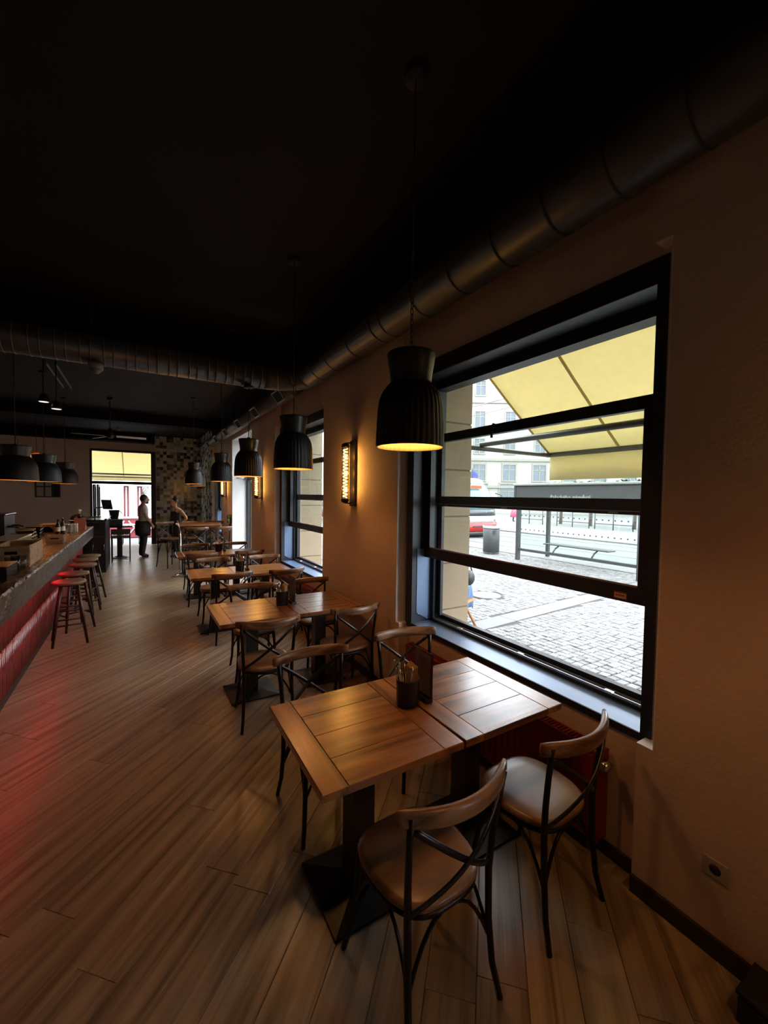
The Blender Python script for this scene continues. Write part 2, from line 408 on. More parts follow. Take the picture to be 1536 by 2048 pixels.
# ceiling with beams
ceil = MB().box(-5.2, 2.4, -4.6, YF+0.1, CEIL, CEIL+0.12).build('ceiling', 'ceiling_black'); tag(ceil, kind='structure')
for (y0, y1, zb, x1) in ((5.40, 5.85, 3.42, XP), (12.1, 12.5, 3.56, XP), (16.15, YF, 3.49, 0.5), (-0.9, -0.5, 3.54, XP)):
    MB().box(-5.19, x1-0.005, y0, y1-0.005, zb, CEIL-0.002, ch=0.006).build('beam', 'beam_black', ceil)

MB().box(1.952, 1.9590, -4.55, YF-0.02, 3.27, CEIL-0.002).build('black_band', 'beam_black', ceil)
# right wall, room side leaf
w = MB()
X1 = 2.40
edges = sorted([(a, b, 'w') for a, b in WINS]+[(DOOR[0], DOOR[1], 'd')])
prev = -4.6
for (a, b, t) in edges:
    w.box(XP, X1, prev, a, 0, CEIL)
    if t == 'w':
        for (z0, z1) in ((0, 0.70), (2.945, CEIL)):
            w.box(XP, XN+0.02, a, a+0.073, z0, z1); w.box(XP, XN+0.02, b-0.06, b, z0, z1)
        w.box(XN, X1, a-0.01, b+0.01, 0, 0.676); w.box(XN, X1, a-0.01, b+0.01, 2.915, CEIL)
        w.box(XN, X1, a-0.01, a+0.052, 0.676, 2.915); w.box(XN, X1, b-0.045, b+0.01, 0.676, 2.915)
    else:
        w.box(XP, X1, a-0.01, b+0.01, 3.12, CEIL)
    prev = b
w.box(XP, X1, prev, YF+0.1, 0, CEIL)
wall_r = w.build('wall_right', 'wall_paint'); tag(wall_r, kind='structure')
# street side leaf in dressed stone blocks
wf = MB(); prev = -4.6; piers = []
for (a, b, t) in edges:
    n0 = a+0.05 if t == 'w' else a; n1 = b-0.017 if t == 'w' else b
    piers.append((prev, n0)); wf.box(X1, 2.79, prev+0.004, n0-0.004, -0.15, 4.6)
    if t == 'w': wf.box(X1, 2.79, n0-0.01, n1+0.01, -0.15, 0.45); wf.box(X1, 2.79, n0-0.01, n1+0.01, 3.0, 4.6)
    else: wf.box(X1, 2.79, n0-0.01, n1+0.01, 3.12, 4.6)
    prev = n1
piers.append((prev, YF+0.1)); wf.box(X1, 2.79, prev+0.004, YF+0.1, -0.15, 4.6)
facade = wf.build('wall_facade', 'facade_joint'); tag(facade, kind='structure')
for (a, b) in piers:
    z = -0.15
    while z < 4.5:
        z1 = min(z+0.445, 4.6)
        MB().box(X1+0.002, 2.80, a, b, z+0.004, z1-0.004, ch=0.006).build('stone_block', 'facade_beige', facade); z = z1
# white plaster reveal of the street doorway
MB().box(XP+0.004, 2.30, DOOR[1]-0.012, DOOR[1]+0.006, 0, 3.12).build('reveal', 'white_paint', wall_r)
MB().box(XP+0.004, 2.30, DOOR[0]-0.006, DOOR[0]+0.012, 0, 3.12).build('reveal', 'white_paint', wall_r)
MB().box(XP+0.004, 2.30, DOOR[0], DOOR[1], 3.105, 3.125).build('reveal', 'white_paint', wall_r)

# pale plaster on the returns of the window recesses
for (a, b) in WINS:
    MB().box(XP+0.0005, XN-0.0005, b-0.004, b+0.001, 0.7005, 2.9445).build('reveal', 'white_paint', wall_r)
    MB().box(XP+0.0005, XN-0.0005, b-0.0598, b-0.0045, 0.698, 0.7025).build('reveal', 'white_paint', wall_r)
    MB().box(XP+0.0005, XN-0.0005, a+0.0005, a+0.0728, 0.698, 0.7025).build('reveal', 'white_paint', wall_r)
    MB().box(XP+0.0005, XN-0.0005, a-0.001, a+0.004, 0.703, 2.9445).build('reveal', 'white_paint', wall_r)
# far wall with doorway and tiled panel, left and back walls
DX0, DX1, DZ = -1.36, 0.53, 3.24
w = MB(); w.box(-5.2, DX0, YF, YF+0.3, 0, CEIL); w.box(DX0, DX1, YF, YF+0.3, DZ, CEIL); w.box(DX1, X1, YF, YF+0.3, 0, CEIL)
wall_f = w.build('wall_far', 'wall_paint'); tag(wall_f, kind='structure')
wall_l = MB().box(-5.3, -5.2, -4.7, YF+0.3, 0, CEIL).build('wall_left', 'wall_paint'); tag(wall_l, kind='structure')
wall_b = MB().box(-5.3, X1, -4.7, -4.6, 0, CEIL).build('wall_back', 'wall_paint'); tag(wall_b, kind='structure')
rt = random.Random(11)
def tiles(name, n_u, n_v, size, z0, place, parent):
    mb = MB(); wts = [5, 5, 4, 6, 4, 3, 2.0, 4, 0.7, 2.5]
    for i in range(n_u):
        for j in range(n_v):
            k = rt.choices(range(10), wts)[0]; d = rt.uniform(0.008, 0.012); g = 0.003
            b = MB().box(i*size+g, (i+1)*size-g, 0, d, z0+j*size+g, z0+(j+1)*size-g)
            mb.add([place(p) for p in b.v], b.f, k)
    o = mb.build(name, ['tile_%d' % i for i in range(10)], parent); tag(o, 'glazed square tiles in cream, olive, black and blue', kind='stuff')
tiles('wall_tiles', 13, 35, 0.109, 0.0, lambda p: (DX1+0.02+p[0], YF-0.002-p[1], p[2]), wall_f)
tiles('wall_tiles', 26, 35, 0.109, 0.0, lambda p: (XP-0.001-p[1], 13.66+p[0], p[2]), wall_r)

# baseboards
b = MB(); prev = -0.782
for (a, c, t) in edges[1:]:
    aa = a+0.073 if t == 'w' else a
    b.box(XP-0.014, XP-0.0005, prev, aa, 0.001, 0.085, ch=0.004); prev = c-0.06 if t == 'w' else c
base_r = b.build('baseboard_right', 'baseboard'); tag(base_r, kind='structure')
b = MB()
for (a, c) in WINS[1:3]: b.box(XN-0.013, XN-0.0005, a+0.075, c-0.062, 0.001, 0.075, ch=0.004)
base_n = b.build('baseboard_niche', 'baseboard'); tag(base_n, kind='structure')

# ------------------------------------------------------------------ guillotine windows
def window(n, a, b, detail=True):
    y0, y1 = a+0.098, b-0.137; z0, z1 = 0.715, 2.80
    c = MB()
    c.box(2.036, 2.36, a+0.05, y0, 0.672, 2.92, ch=0.003); c.box(2.036, 2.36, y1, b-0.042, 0.672, 2.92, ch=0.003)
    c.box(2.0365, 2.36, y0, y1, z1, 2.92, ch=0.003)
    root = c.build('window_%d' % n, 'frame_black'); tag(root, kind='structure')
    MB().box(2.034, 2.36, y0, y1, 0.676, z0, ch=0.003).build('sill', 'sky_tint_metal', root)
    MB().box(2.031, 2.0365, y0-0.001, y1+0.001, 0.676, 0.7135).build('sill_edge', 'frame_black', root)
    # screwed lining panel on the far jamb
    lp = MB().add([(x, yy, z) for yy in (y1-0.006, y1-0.0005) for x, z in ((2.085, 1.36), (2.235, 1.36), (2.235, 0.73), (2.20, 0.73), (2.085, 0.80))], [(0, 1, 2, 3, 4), (9, 8, 7, 6, 5)]+[(i, (i+1) % 5+0, 5+(i+1) % 5, 5+i) for i in range(5)]).build('lining_panel', 'sky_tint_metal', root)
    MB().sphere((2.10, y1-0.008, 0.79), 0.007, 8).build('screw', 'chrome', lp)
    # fixed outer frame
    f = MB(); f.box(2.235, 2.34, y0, y0+0.045, z0, z1); f.box(2.235, 2.34, y1-0.05, y1, z0, z1)
    f.box(2.225, 2.34, y0, y1, 2.735, z1); f.box(2.235, 2.34, y0, y1, 2.30, 2.345); f.box(2.235, 2.36, y0, y1, z0, 0.735)
    f.box(2.30, 2.34, y0, y1, 0.735, 0.775)
    fr = f.build('outer_frame', 'frame_black', root)
    for x in (2.238, 2.275):
        MB().box(x, x+0.006, y0+0.045, y1-0.05, 0.735, 0.749).build('track', 'track_alu', fr)
    for q in range(3):
        yy = y0+0.25+q*0.62; MB().box(2.232, 2.262, yy, yy+0.05, 0.7355, 0.7525, ch=0.003).build('track_clip', 'chrome', fr)
    MB().box(2.268, 2.272, y0+0.04, y1-0.045, 2.34, 2.74).build('pane', 'pane_glass', fr)
    # raised front sash
    s = empty('front_sash'); s.parent = root
    sx0, sx1 = 2.155, 2.205
    MB().box(sx0, sx1, y0+0.012, y1-0.004, 1.288, 1.372, ch=0.003).build('bottom_rail', 'frame_black', s)
    MB().box(sx0, sx1, y0+0.012, y1-0.004, 2.268, 2.335, ch=0.003).build('top_rail', 'frame_black', s)
    for (p, q) in ((y0+0.012, y0+0.098), (y1-0.085, y1-0.004)):
        MB().box(sx0, sx1, p, q, 1.372, 2.268, ch=0.003).build('stile', 'frame_black', s)
    MB().box(2.178, 2.182, y0+0.09, y1-0.075, 1.366, 2.275).build('pane', 'pane_glass', s)
    MB().box(sx0+0.006, sx0+0.016, y0+0.10, y1-0.09, 1.3725, 1.382).build('glazing_bead', 'track_alu', s)
    # outer sash with the meeting rail
    s2 = empty('rear_sash'); s2.parent = root
    tx0, tx1 = 2.262, 2.298
    MB().box(tx0, tx1, y0+0.046, y1-0.052, 1.735, 1.822, ch=0.003).build('meeting_rail', 'frame_black', s2)
    MB().box(tx0-0.008, tx0, y0+0.046, y1-0.052, 1.752, 1.757).build('rail_lip', 'track_alu', s2)
    for (p, q) in ((y0+0.046, y0+0.07), (y1-0.10, y1-0.052)):
        MB().box(tx0, tx1, p, q, 1.822, 2.30, ch=0.002).build('stile', 'frame_black', s2)
        MB().box(tx0+0.01, tx1, p, q, 0.775, 1.735, ch=0.002).build('stile', 'frame_black', s2)
    MB().box(2.278, 2.282, y0+0.068, y1-0.098, 1.818, 2.302).build('pane', 'pane_glass', s2)
    for yy in (y0+0.26, y1-0.86, y1-0.22):
        MB().box(tx0-0.012, tx0-0.001, yy, yy+0.06, 1.742, 1.749).build('latch', 'chrome', s2)
    if detail:
        h = MB().tube([(2.15, y0+1.085, 2.325), (2.13, y0+1.085, 2.33), (2.12, y0+1.087, 2.30), (2.12, y0+1.09, 2.235)], 0.009, 8)
        h.build('sash_hook', 'gasket', s)
        st = MB().box(sx0-0.0022, sx0-0.0005, y0+0.145, y0+0.215, 1.301, 1.338).build('sticker', 'sticker_red', s)
        MB().box(sx0-0.0032, sx0-0.0023, y0+0.150, y0+0.210, 1.304, 1.330).build('sticker_paper', 'sticker_paper', st)
        for q in range(7):
            MB().box(sx0-0.0040, sx0-0.0033, y0+0.157+q*0.007, y0+0.162+q*0.007, 1.314, 1.325).build('print_mark', 'sticker_red', st)
    return root
for i, (a, b) in enumerate(WINS): window(i+1, a, b, i == 1)

# ------------------------------------------------------------------ street door and far doorway
d1 = MB(); a, b = DOOR
d1.box(2.31, 2.39, a+0.001, a+0.07, 0, 3.10); d1.box(2.31, 2.39, b-0.09, b-0.013, 0, 3.10); d1.box(2.31, 2.39, a+0.07, b-0.09, 3.03, 3.10); d1.box(2.31, 2.39, a+0.07, b-0.09, 2.16, 2.22)
door1 = d1.build('door_1', 'frame_black'); tag(door1, kind='structure')
MB().box(2.348, 2.352, a+0.07, b-0.09, 2.22, 3.03).build('pane', 'pane_glass', door1)
lf = empty('door_leaf'); lf.parent = door1
ly = b-0.10
for (p, q) in ((2.40, 2.47), (3.18, 3.25)): MB().box(p, q, ly-0.05, ly, 0.02, 2.15, ch=0.003).build('stile', 'frame_black', lf)
for (p, q) in ((0.02, 0.22), (1.0, 1.06), (2.07, 2.15)): MB().box(2.47, 3.18, ly-0.05, ly, p, q, ch=0.003).build('rail', 'frame_black', lf)
MB().box(2.47, 3.18, ly-0.028, ly-0.024, 0.22, 2.07).build('pane', 'pane_glass', lf)
hd = MB().tube([(3.1, ly-0.05, 0.75), (3.1, ly-0.10, 0.75), (3.1, ly-0.10, 1.45), (3.1, ly-0.05, 1.45)], 0.014, 8).build('handle', 'chrome', lf)
cl = MB().box(2.44, 2.72, ly-0.11, ly-0.052, 2.02, 2.08, ch=0.006).build('door_closer', 'steel', lf)
MB().tube([(2.06, b-0.015, 2.2), (2.06, b-0.06, 2.2), (2.26, b-0.06, 2.2), (2.26, b-0.015, 2.2)], 0.012, 8).build('wall_rail', 'steel', door1)

d2 = MB(); fy = YF+0.02
d2.box(DX0, DX0+0.055, fy-0.03, fy+0.09, 0, DZ); d2.box(DX1-0.14, DX1, fy-0.03, fy+0.09, 0, DZ); d2.box(DX0+0.055, DX1-0.14, fy-0.03, fy+0.09, DZ-0.07, DZ); d2.box(DX0+0.055, DX1-0.14, fy-0.03, fy+0.09, 2.08, 2.18)
door2 = d2.build('door_2', 'frame_black'); tag(door2, kind='structure')
MB().box(DX0+0.055, DX1-0.14, fy+0.028, fy+0.032, 2.18, DZ-0.07).build('pane', 'pane_glass', door2)
for q, xx in enumerate((DX0+0.06, DX0+0.17)):
    lf = empty('door_leaf'); lf.parent = door2
    for (p, r_) in ((fy+0.10, fy+0.17), (fy+0.75, fy+0.82)): MB().box(xx, xx+0.05, p, r_, 0.0, 2.07, ch=0.003).build('stile', 'frame_black', lf)
    for (p, r_) in ((0.0, 0.25), (0.95, 1.0), (1.98, 2.07)): MB().box(xx, xx+0.05, fy+0.17, fy+0.75, p, r_, ch=0.003).build('rail', 'frame_black', lf)
    MB().box(xx+0.022, xx+0.027, fy+0.17, fy+0.75, 0.25, 1.98).build('pane', 'pane_glass', lf)
# ================================================================== DUCTS
def spiral_duct(mb, pts, r, pitch=0.0, n=24):
    """pts along the axis; pitch > 0 adds raised seams"""
    mb.tube(pts, r, n)
    if pitch:
        for k in range(len(pts)-1):
            p, q = Vector(pts[k]), Vector(pts[k+1]); L = (q-p).length; t = (q-p)/L; s = pitch/2
            while s < L:
                c = p+t*s; mb.tube([c-t*0.004, c+t*0.004], r+0.0035, n, cap=True); s += pitch
DX, DZC = 1.79, 3.27
nd = empty('air_duct', (DX, -2.5, DZC), label='round dark ventilation duct running above the nearest window and turning across the ceiling', cat='duct')
def dpt(x, y, z=0): return (x-DX, y+2.5, z)
mb = MB(); mb.tube([dpt(DX, -4.4), dpt(DX, 4.75)], 0.15, 28); mb.build('straight_run', 'duct_paint', nd)
yy = 0.1
for yy in (-1.2, -0.45, 0.25, 0.75, 1.05, 1.35, 1.68, 2.05, 2.45, 2.9, 3.05, 3.5, 4.0, 4.4):
    MB().tube([dpt(DX, yy-0.006), dpt(DX, yy+0.006)], 0.1525, 28).build('seam_band', 'gasket', nd)
el = [dpt(DX-0.45+0.45*math.cos(a), 4.75+0.45*math.sin(a)) for a in [PI/2*i/8 for i in range(9)]]
mb = MB(); mb.tube(el, 0.15, 28); mb.build('elbow', 'duct_paint', nd)
for i in (0, 3, 6): 
    p, q = Vector(el[i]), Vector(el[i+1]); t = (q-p).normalized(); MB().tube([p-t*0.006, p+t*0.006], 0.153, 28).build('elbow_seam', 'duct_grille', nd)
MB().tube([dpt(DX-0.45, 5.2), dpt(-5.15, 5.2)], 0.15, 28).build('cross_run', 'duct_paint', nd)
x = DX-0.5; i = 0
me_ring = MB().tube([(-0.004, 0, 0), (0.004, 0, 0)], 0.1545, 28).mesh('rib', 'duct_grille')
while x > -3.6:
    inst('rib', me_ring, nd, dpt(x, 5.2)); x -= 0.082 if i % 2 else 0.115; i += 1
for xx in (-0.4, -2.4, -4.4):
    MB().box(xx-DX-0.012, xx-DX+0.012, 7.7-0.001, 7.7+0.001, 0.14, 0.53).build('hanger', 'gasket', nd)
for q in (0.5, 2.2, 4.2): MB().box(-0.012, 0.012, q+2.5-0.001, q+2.5+0.001, 0.14, 0.53).build('hanger', 'gasket', nd)
fd = empty('air_duct', (1.80, 5.35, 3.27), label='slim spiral duct with square grilles above the second window and doorway', cat='duct')
mb = MB(); mb.tube([(0, -0.02, 0), (0, 8.1, 0)], 0.122, 24); mb.build('spiral_run', 'duct_paint', fd)
me_ring2 = MB().tube([(0, -0.004, 0), (0, 0.004, 0)], 0.126, 24).mesh('rib', 'duct_grille')
y = 0.1
while y < 8.05: inst('rib', me_ring2, fd, (0, y, 0)); y += 0.11
for q in range(6):
    yy = 0.45+q*1.35; ang = R(218)
    g = MB(); g.box(-0.085, 0.085, -0.17, 0.17, -0.006, 0.014, ch=0.003)
    go = g.build('grille_frame', 'duct_grille', fd, (0.122*math.cos(ang), yy, 0.122*math.sin(ang)), rot=(0, R(-128), 0))
    MB().box(-0.066, 0.066, -0.145, 0.145, 0.0145, 0.016).build('grille_opening', 'black_void', go)
    for s in range(5): MB().box(-0.05+s*0.025-0.002, -0.05+s*0.025+0.002, -0.145, 0.145, 0.016, 0.018).build('grille_blade', 'gasket', go)
for q in (1.0, 4.0, 7.0): MB().box(-0.01, 0.01, q-0.001, q+0.001, 0.12, 0.53).build('hanger', 'gasket', fd)

# ================================================================== TABLES
TOP = 0.76
def make_table():
    t = empty('dining_table'); hx, hy, th = 0.328, 0.352, 0.034
    eb = 0.105
    end = MB().box(-hy, hy, -eb/2, eb/2, -th, 0, ch=0.003).mesh('end_board', 'table_wood')
    for s in (-1, 1): inst('end_board', end, t, (s*(hx-eb/2), 0, TOP), PI/2)
    nb = 4; bw = 2*hy/nb
    bm_ = MB().box(-(hx-eb)+0.0006, (hx-eb)-0.0006, -bw/2+0.0006, bw/2-0.0006, -th, -0.0004, ch=0.002).mesh('board', 'table_wood')
    for k in range(nb): inst('board', bm_, t, (0, -hy+bw*(k+0.5), TOP), PI if k % 2 else 0)
    MB().box(-hx+0.03, hx-0.03, -hy+0.03, hy-0.03, TOP-th-0.022, TOP-th).build('underframe', 'dark_wood', t)
    col = MB().box(-0.055, 0.055, -0.055, 0.055, 0.03, TOP-th-0.022, ch=0.004).build('column', 'pedestal', t)
    MB().box(-0.18, 0.18, -0.05, 0.05, TOP-th-0.034, TOP-th-0.0221).build('top_bracket', 'base_metal', t)
    p = MB(); s0, s1 = 0.205, 0.075
    p.add([(-s0, -s0, 0), (s0, -s0, 0), (s0, s0, 0), (-s0, s0, 0), (-s0, -s0, 0.012), (s0, -s0, 0.012), (s0, s0, 0.012), (-s0, s0, 0.012), (-s1, -s1, 0.032), (s1, -s1, 0.032), (s1, s1, 0.032), (-s1, s1, 0.032)],
          [(3, 2, 1, 0), (8, 9, 10, 11)]+[(L*4+i, L*4+(i+1) % 4, L*4+4+(i+1) % 4, L*4+4+i) for L in (0, 1) for i in range(4)])
    p.build('base_plate', 'base_metal', t)
    return t
ROWS = [(1.665, 'nearest row'), (3.83, 'second row'), (5.89, 'third row'), (7.87, 'fourth row')]
T0 = make_table(); first = True
where = {0: 'in the nearest row', 1: 'in the second row', 2: 'in the third row', 3: 'in the fourth row'}
for i, (y, nm) in enumerate(ROWS):
    for j, x in enumerate((0.878, 1.542)):
        t = T0 if first else copy_tree(T0); first = False
        t.location = (x, y, 0); t.rotation_euler = (0, 0, PI*(j == 1)+R((0.4, -0.5, 0.6, 0.2)[i])*(1 if j else -1))
        tag(t, 'square brown plank-top pedestal table %s, %s half of the pair' % (where[i], ('aisle-side', 'window-side')[j]), 'table', 'square pedestal tables along the windows')

# ================================================================== CHAIRS
def seat_ring(k, z, sh=0.0, n=36):
    out = []
    for i in range(n):
        a = 2*PI*i/n; c, s = math.cos(a), math.sin(a); e = 2/3.2
        y = 0.005+0.205*k*math.copysign(abs(s)**e, s); wd = 0.205-0.022*(-(y)/0.205 if y < 0 else 0)-0.0
        out.append((wd*k*math.copysign(abs(c)**e, c), y, z))
    return out
def make_chair(H=0.46, name='dining_chair'):
    t = empty(name); B = H+0.40; n = 36
    s = MB(); prof = [(0.90, -0.022), (0.985, -0.016), (1.0, -0.004), (0.985, 0.006), (0.90, 0.0125), (0.6, 0.011), (0.25, 0.009)]
    vs = []; fs = []
    for (k, z) in prof: vs += seat_ring(k, H+z)
    for L in range(len(prof)-1):
        for i in range(n): fs.append((L*n+i, L*n+(i+1) % n, (L+1)*n+(i+1) % n, (L+1)*n+i))
    fs += [tuple(reversed(range(n))), tuple(range((len(prof)-1)*n, len(prof)*n))]
    s.add(vs, fs, 0, True); s.build('seat', 'seat_wood', t)
    MB().tube([(p[0], p[1], H-0.034) for p in seat_ring(0.93, 0)], 0.0115, 8, closed=True).build('seat_frame', 'chair_metal', t)
    for sx in (-1, 1):
        pts = [(sx*0.168, 0.150, H-0.026), (sx*0.172, 0.160, H*0.75), (sx*0.178, 0.172, H*0.45), (sx*0.188, 0.190, H*0.2), (sx*0.203, 0.215, 0.0)]
        lg = MB().tube(pts, [0.0135, 0.0135, 0.013, 0.0125, 0.0115], 8).build('leg', 'chair_metal', t)
        pts = [(sx*0.203, -0.235, 0.0), (sx*0.190, -0.205, H*0.25), (sx*0.184, -0.188, H*0.6), (sx*0.184, -0.183, H), (sx*0.190, -0.190, H+0.12), (sx*0.199, -0.206, H+0.26), (sx*0.207, -0.223, B-0.02)]
        MB().tube(pts, [0.0115, 0.0125, 0.0135, 0.0135, 0.0125, 0.012, 0.012], 8).build('rear_leg', 'chair_metal', t)
    # curved top rail
    r = MB(); vs = []; fs = []; N = 21; ns = 10
    for k in range(N):
        u = -1+2*k/(N-1); x = 0.242*u; yb = -0.272+0.078*u*u; hh = 0.033*(1-0.25*abs(u)**6); th = 0.0165*(1-0.35*abs(u)**8)
        zc = B-0.028-0.012*(1-u*u)*0.6
        tg = Vector((0.242, 0.156*u, 0)).normalized(); nn = Vector((tg.y, -tg.x, 0))
        for i in range(ns):
            q = 2*PI*i/ns; p = Vector((x, yb, zc))+nn*th*math.copysign(abs(math.cos(q))**0.8, math.cos(q))+Vector((0, 0, hh*math.copysign(abs(math.sin(q))**0.7, math.sin(q))))
            vs.append(p)
    for k in range(N-1):
        for i in range(ns): fs.append((k*ns+i, (k+1)*ns+i, (k+1)*ns+(i+1) % ns, k*ns+(i+1) % ns))
    fs += [tuple(range(ns)), tuple(reversed(range((N-1)*ns, N*ns)))]
    r.add(vs, fs, 0, True); r.build('top_rail', 'chair_wood', t)
    for sx in (-1, 1):
        pts = []; ds = []
        for k in range(13):
            u = k/12; x = sx*(0.200-0.392*u); b_ = math.sin(PI*u); z = B-0.065-(B-0.065-H-0.02)*u
            y = -0.222*(1-u)-0.186*u-0.058*b_-0.004*sx; pts.append((x, y, z)); ds.append((x*0.9, -1+0.15*b_, 0))
        MB().ribbon(pts, ds, 0.021, 0.005).build('cross_strap', 'strap_metal', t)
    # bent braces under the seat
    def arch(p, q, bow):
        p, q = Vector(p), Vector(q); c = (p+q)/2; zt = H-0.050; pts = []
        for k in range(13):
            u = k/12; a = p.lerp(q, u); up = 1-abs(2*u-1)**2.4; pts.append((a.x+bow[0]*up, a.y+bow[1]*up, p.z+(zt-p.z)*up))
        return pts
    zb = H*0.47
    for p, q, bw in (((-0.180, -0.188, zb), (0.180, -0.188, zb), (0, 0.012)), ((-0.178, 0.170, zb), (0.178, 0.170, zb), (0, 0.012)), ((-0.182, -0.188, zb), (-0.179, 0.170, zb), (0.008, 0)), ((0.182, -0.188, zb), (0.179, 0.170, zb), (-0.008, 0))):
        MB().tube(arch(p, q, bw), 0.0075, 6).build('brace', 'chair_metal', t)
    return t
C0 = make_chair(); first = True
CH = [  # x, y, rotation, label
 (0.905, 1.225, 2, 'brown cross-back chair nearest the camera, aisle side of the nearest table'),
 (1.575, 1.243, 4, 'brown cross-back chair nearest the camera, window side, seat shining in daylight'),
 (0.915, 2.170, 180, 'cross-back chair behind the nearest table, aisle side, facing the camera'),
 (1.610, 2.215, 172, 'cross-back chair behind the nearest table, window side, beside the red radiator'),
 (0.880, 3.365, -5, 'cross-back chair with its back to us at the second table, aisle side'),
 (1.625, 3.395, 2, 'cross-back chair with its back to us at the second table, against the wall'),
 (1.010, 4.265, 176, 'cross-back chair on the far side of the second table, aisle side'),
 (1.690, 4.255, 184, 'cross-back chair on the far side of the second table, window side'),
 (0.970, 5.430, 4, 'cross-back chair on the near side of the third table, aisle side'),
 (1.640, 5.425, 6, 'cross-back chair on the near side of the third table, below the second window'),
 (0.950, 6.345, 181, 'cross-back chair on the far side of the third table, aisle side'),
 (1.690, 6.335, 176, 'cross-back chair on the far side of the third table, window side'),
 (0.890, 7.370, -4, 'cross-back chair on the near side of the fourth table, aisle side'),
 (1.630, 7.390, 0, 'cross-back chair on the near side of the fourth table, window side'),
 (0.930, 8.300, 182, 'cross-back chair on the far side of the fourth table, aisle side'),
 (1.635, 8.315, 178, 'cross-back chair on the far side of the fourth table, before the bright doorway'),
]
for (x, y, a, lb) in CH:
    c = C0 if first else copy_tree(C0); first = False
    c.location = (x, y, 0.0005); c.rotation_euler = (0, 0, R(a)); tag(c, lb, 'chair', 'cross-back dining chairs')
B0 = make_chair(0.70, 'bar_chair'); first = True
for (x, y, a, lb) in ((0.66, 11.35, -150, 'tall cross-back bar chair at the aisle corner behind the high table'), (1.05, 9.72, 3, 'tall cross-back bar chair on the near side of the high table, aisle side'), (1.55, 9.75, -4, 'tall cross-back bar chair on the near side of the high table, wall side'), (1.17, 11.38, 180, 'tall cross-back bar chair behind the high table, aisle side'), (1.72, 11.42, 180, 'tall cross-back bar chair behind the high table, wall side')):
    c = B0 if first else copy_tree(B0); first = False
    c.location = (x, y, 0.0005); c.rotation_euler = (0, 0, R(a)); tag(c, lb, 'chair', 'tall cross-back bar chairs')
# high table
ht = empty('high_table', (1.22, 10.55, 0), label='tall wooden bar table before the tiled wall', cat='table')
for k in range(5):
    MB().box(-0.46, 0.46, -0.35+k*0.14+0.001, -0.35+(k+1)*0.14-0.001, 1.07, 1.105, ch=0.003).build('board', 'table_wood', ht)
MB().box(-0.42, 0.42, -0.31, 0.31, 1.03, 1.07).build('underframe', 'dark_wood', ht)
for sx in (-0.38, 0.38):
    for sy in (-0.28, 0.28): MB().box(sx-0.025, sx+0.025, sy-0.025, sy+0.025, 0, 1.03, ch=0.003).build('leg', 'dark_wood', ht)
MB().box(-0.36, 0.36, -0.29, -0.27, 0.22, 0.26).build('foot_rail', 'dark_wood', ht); MB().box(-0.36, 0.36, 0.27, 0.29, 0.22, 0.26).build('foot_rail', 'dark_wood', ht)
# steel stand left of the high table
st = empty('steel_stand', (0.78, 9.95, 0), label='slim shiny steel post on a cross foot, beside the high table', cat='stand')
MB().tube([(0, 0, 0.03), (0, 0, 0.98)], 0.017, 10).build('post', 'chrome', st)
MB().tube([(0, 0, 0.97), (-0.02, -0.03, 1.05), (-0.06, -0.05, 1.22)], [0.008, 0.007, 0.006], 8).build('arm', 'steel', st)
for a in range(4): MB().tube([(0, 0, 0.05), (0.2*math.cos(a*PI/2+0.5), 0.2*math.sin(a*PI/2+0.5), 0.012)], [0.018, 0.012], 8).build('foot', 'steel', st)

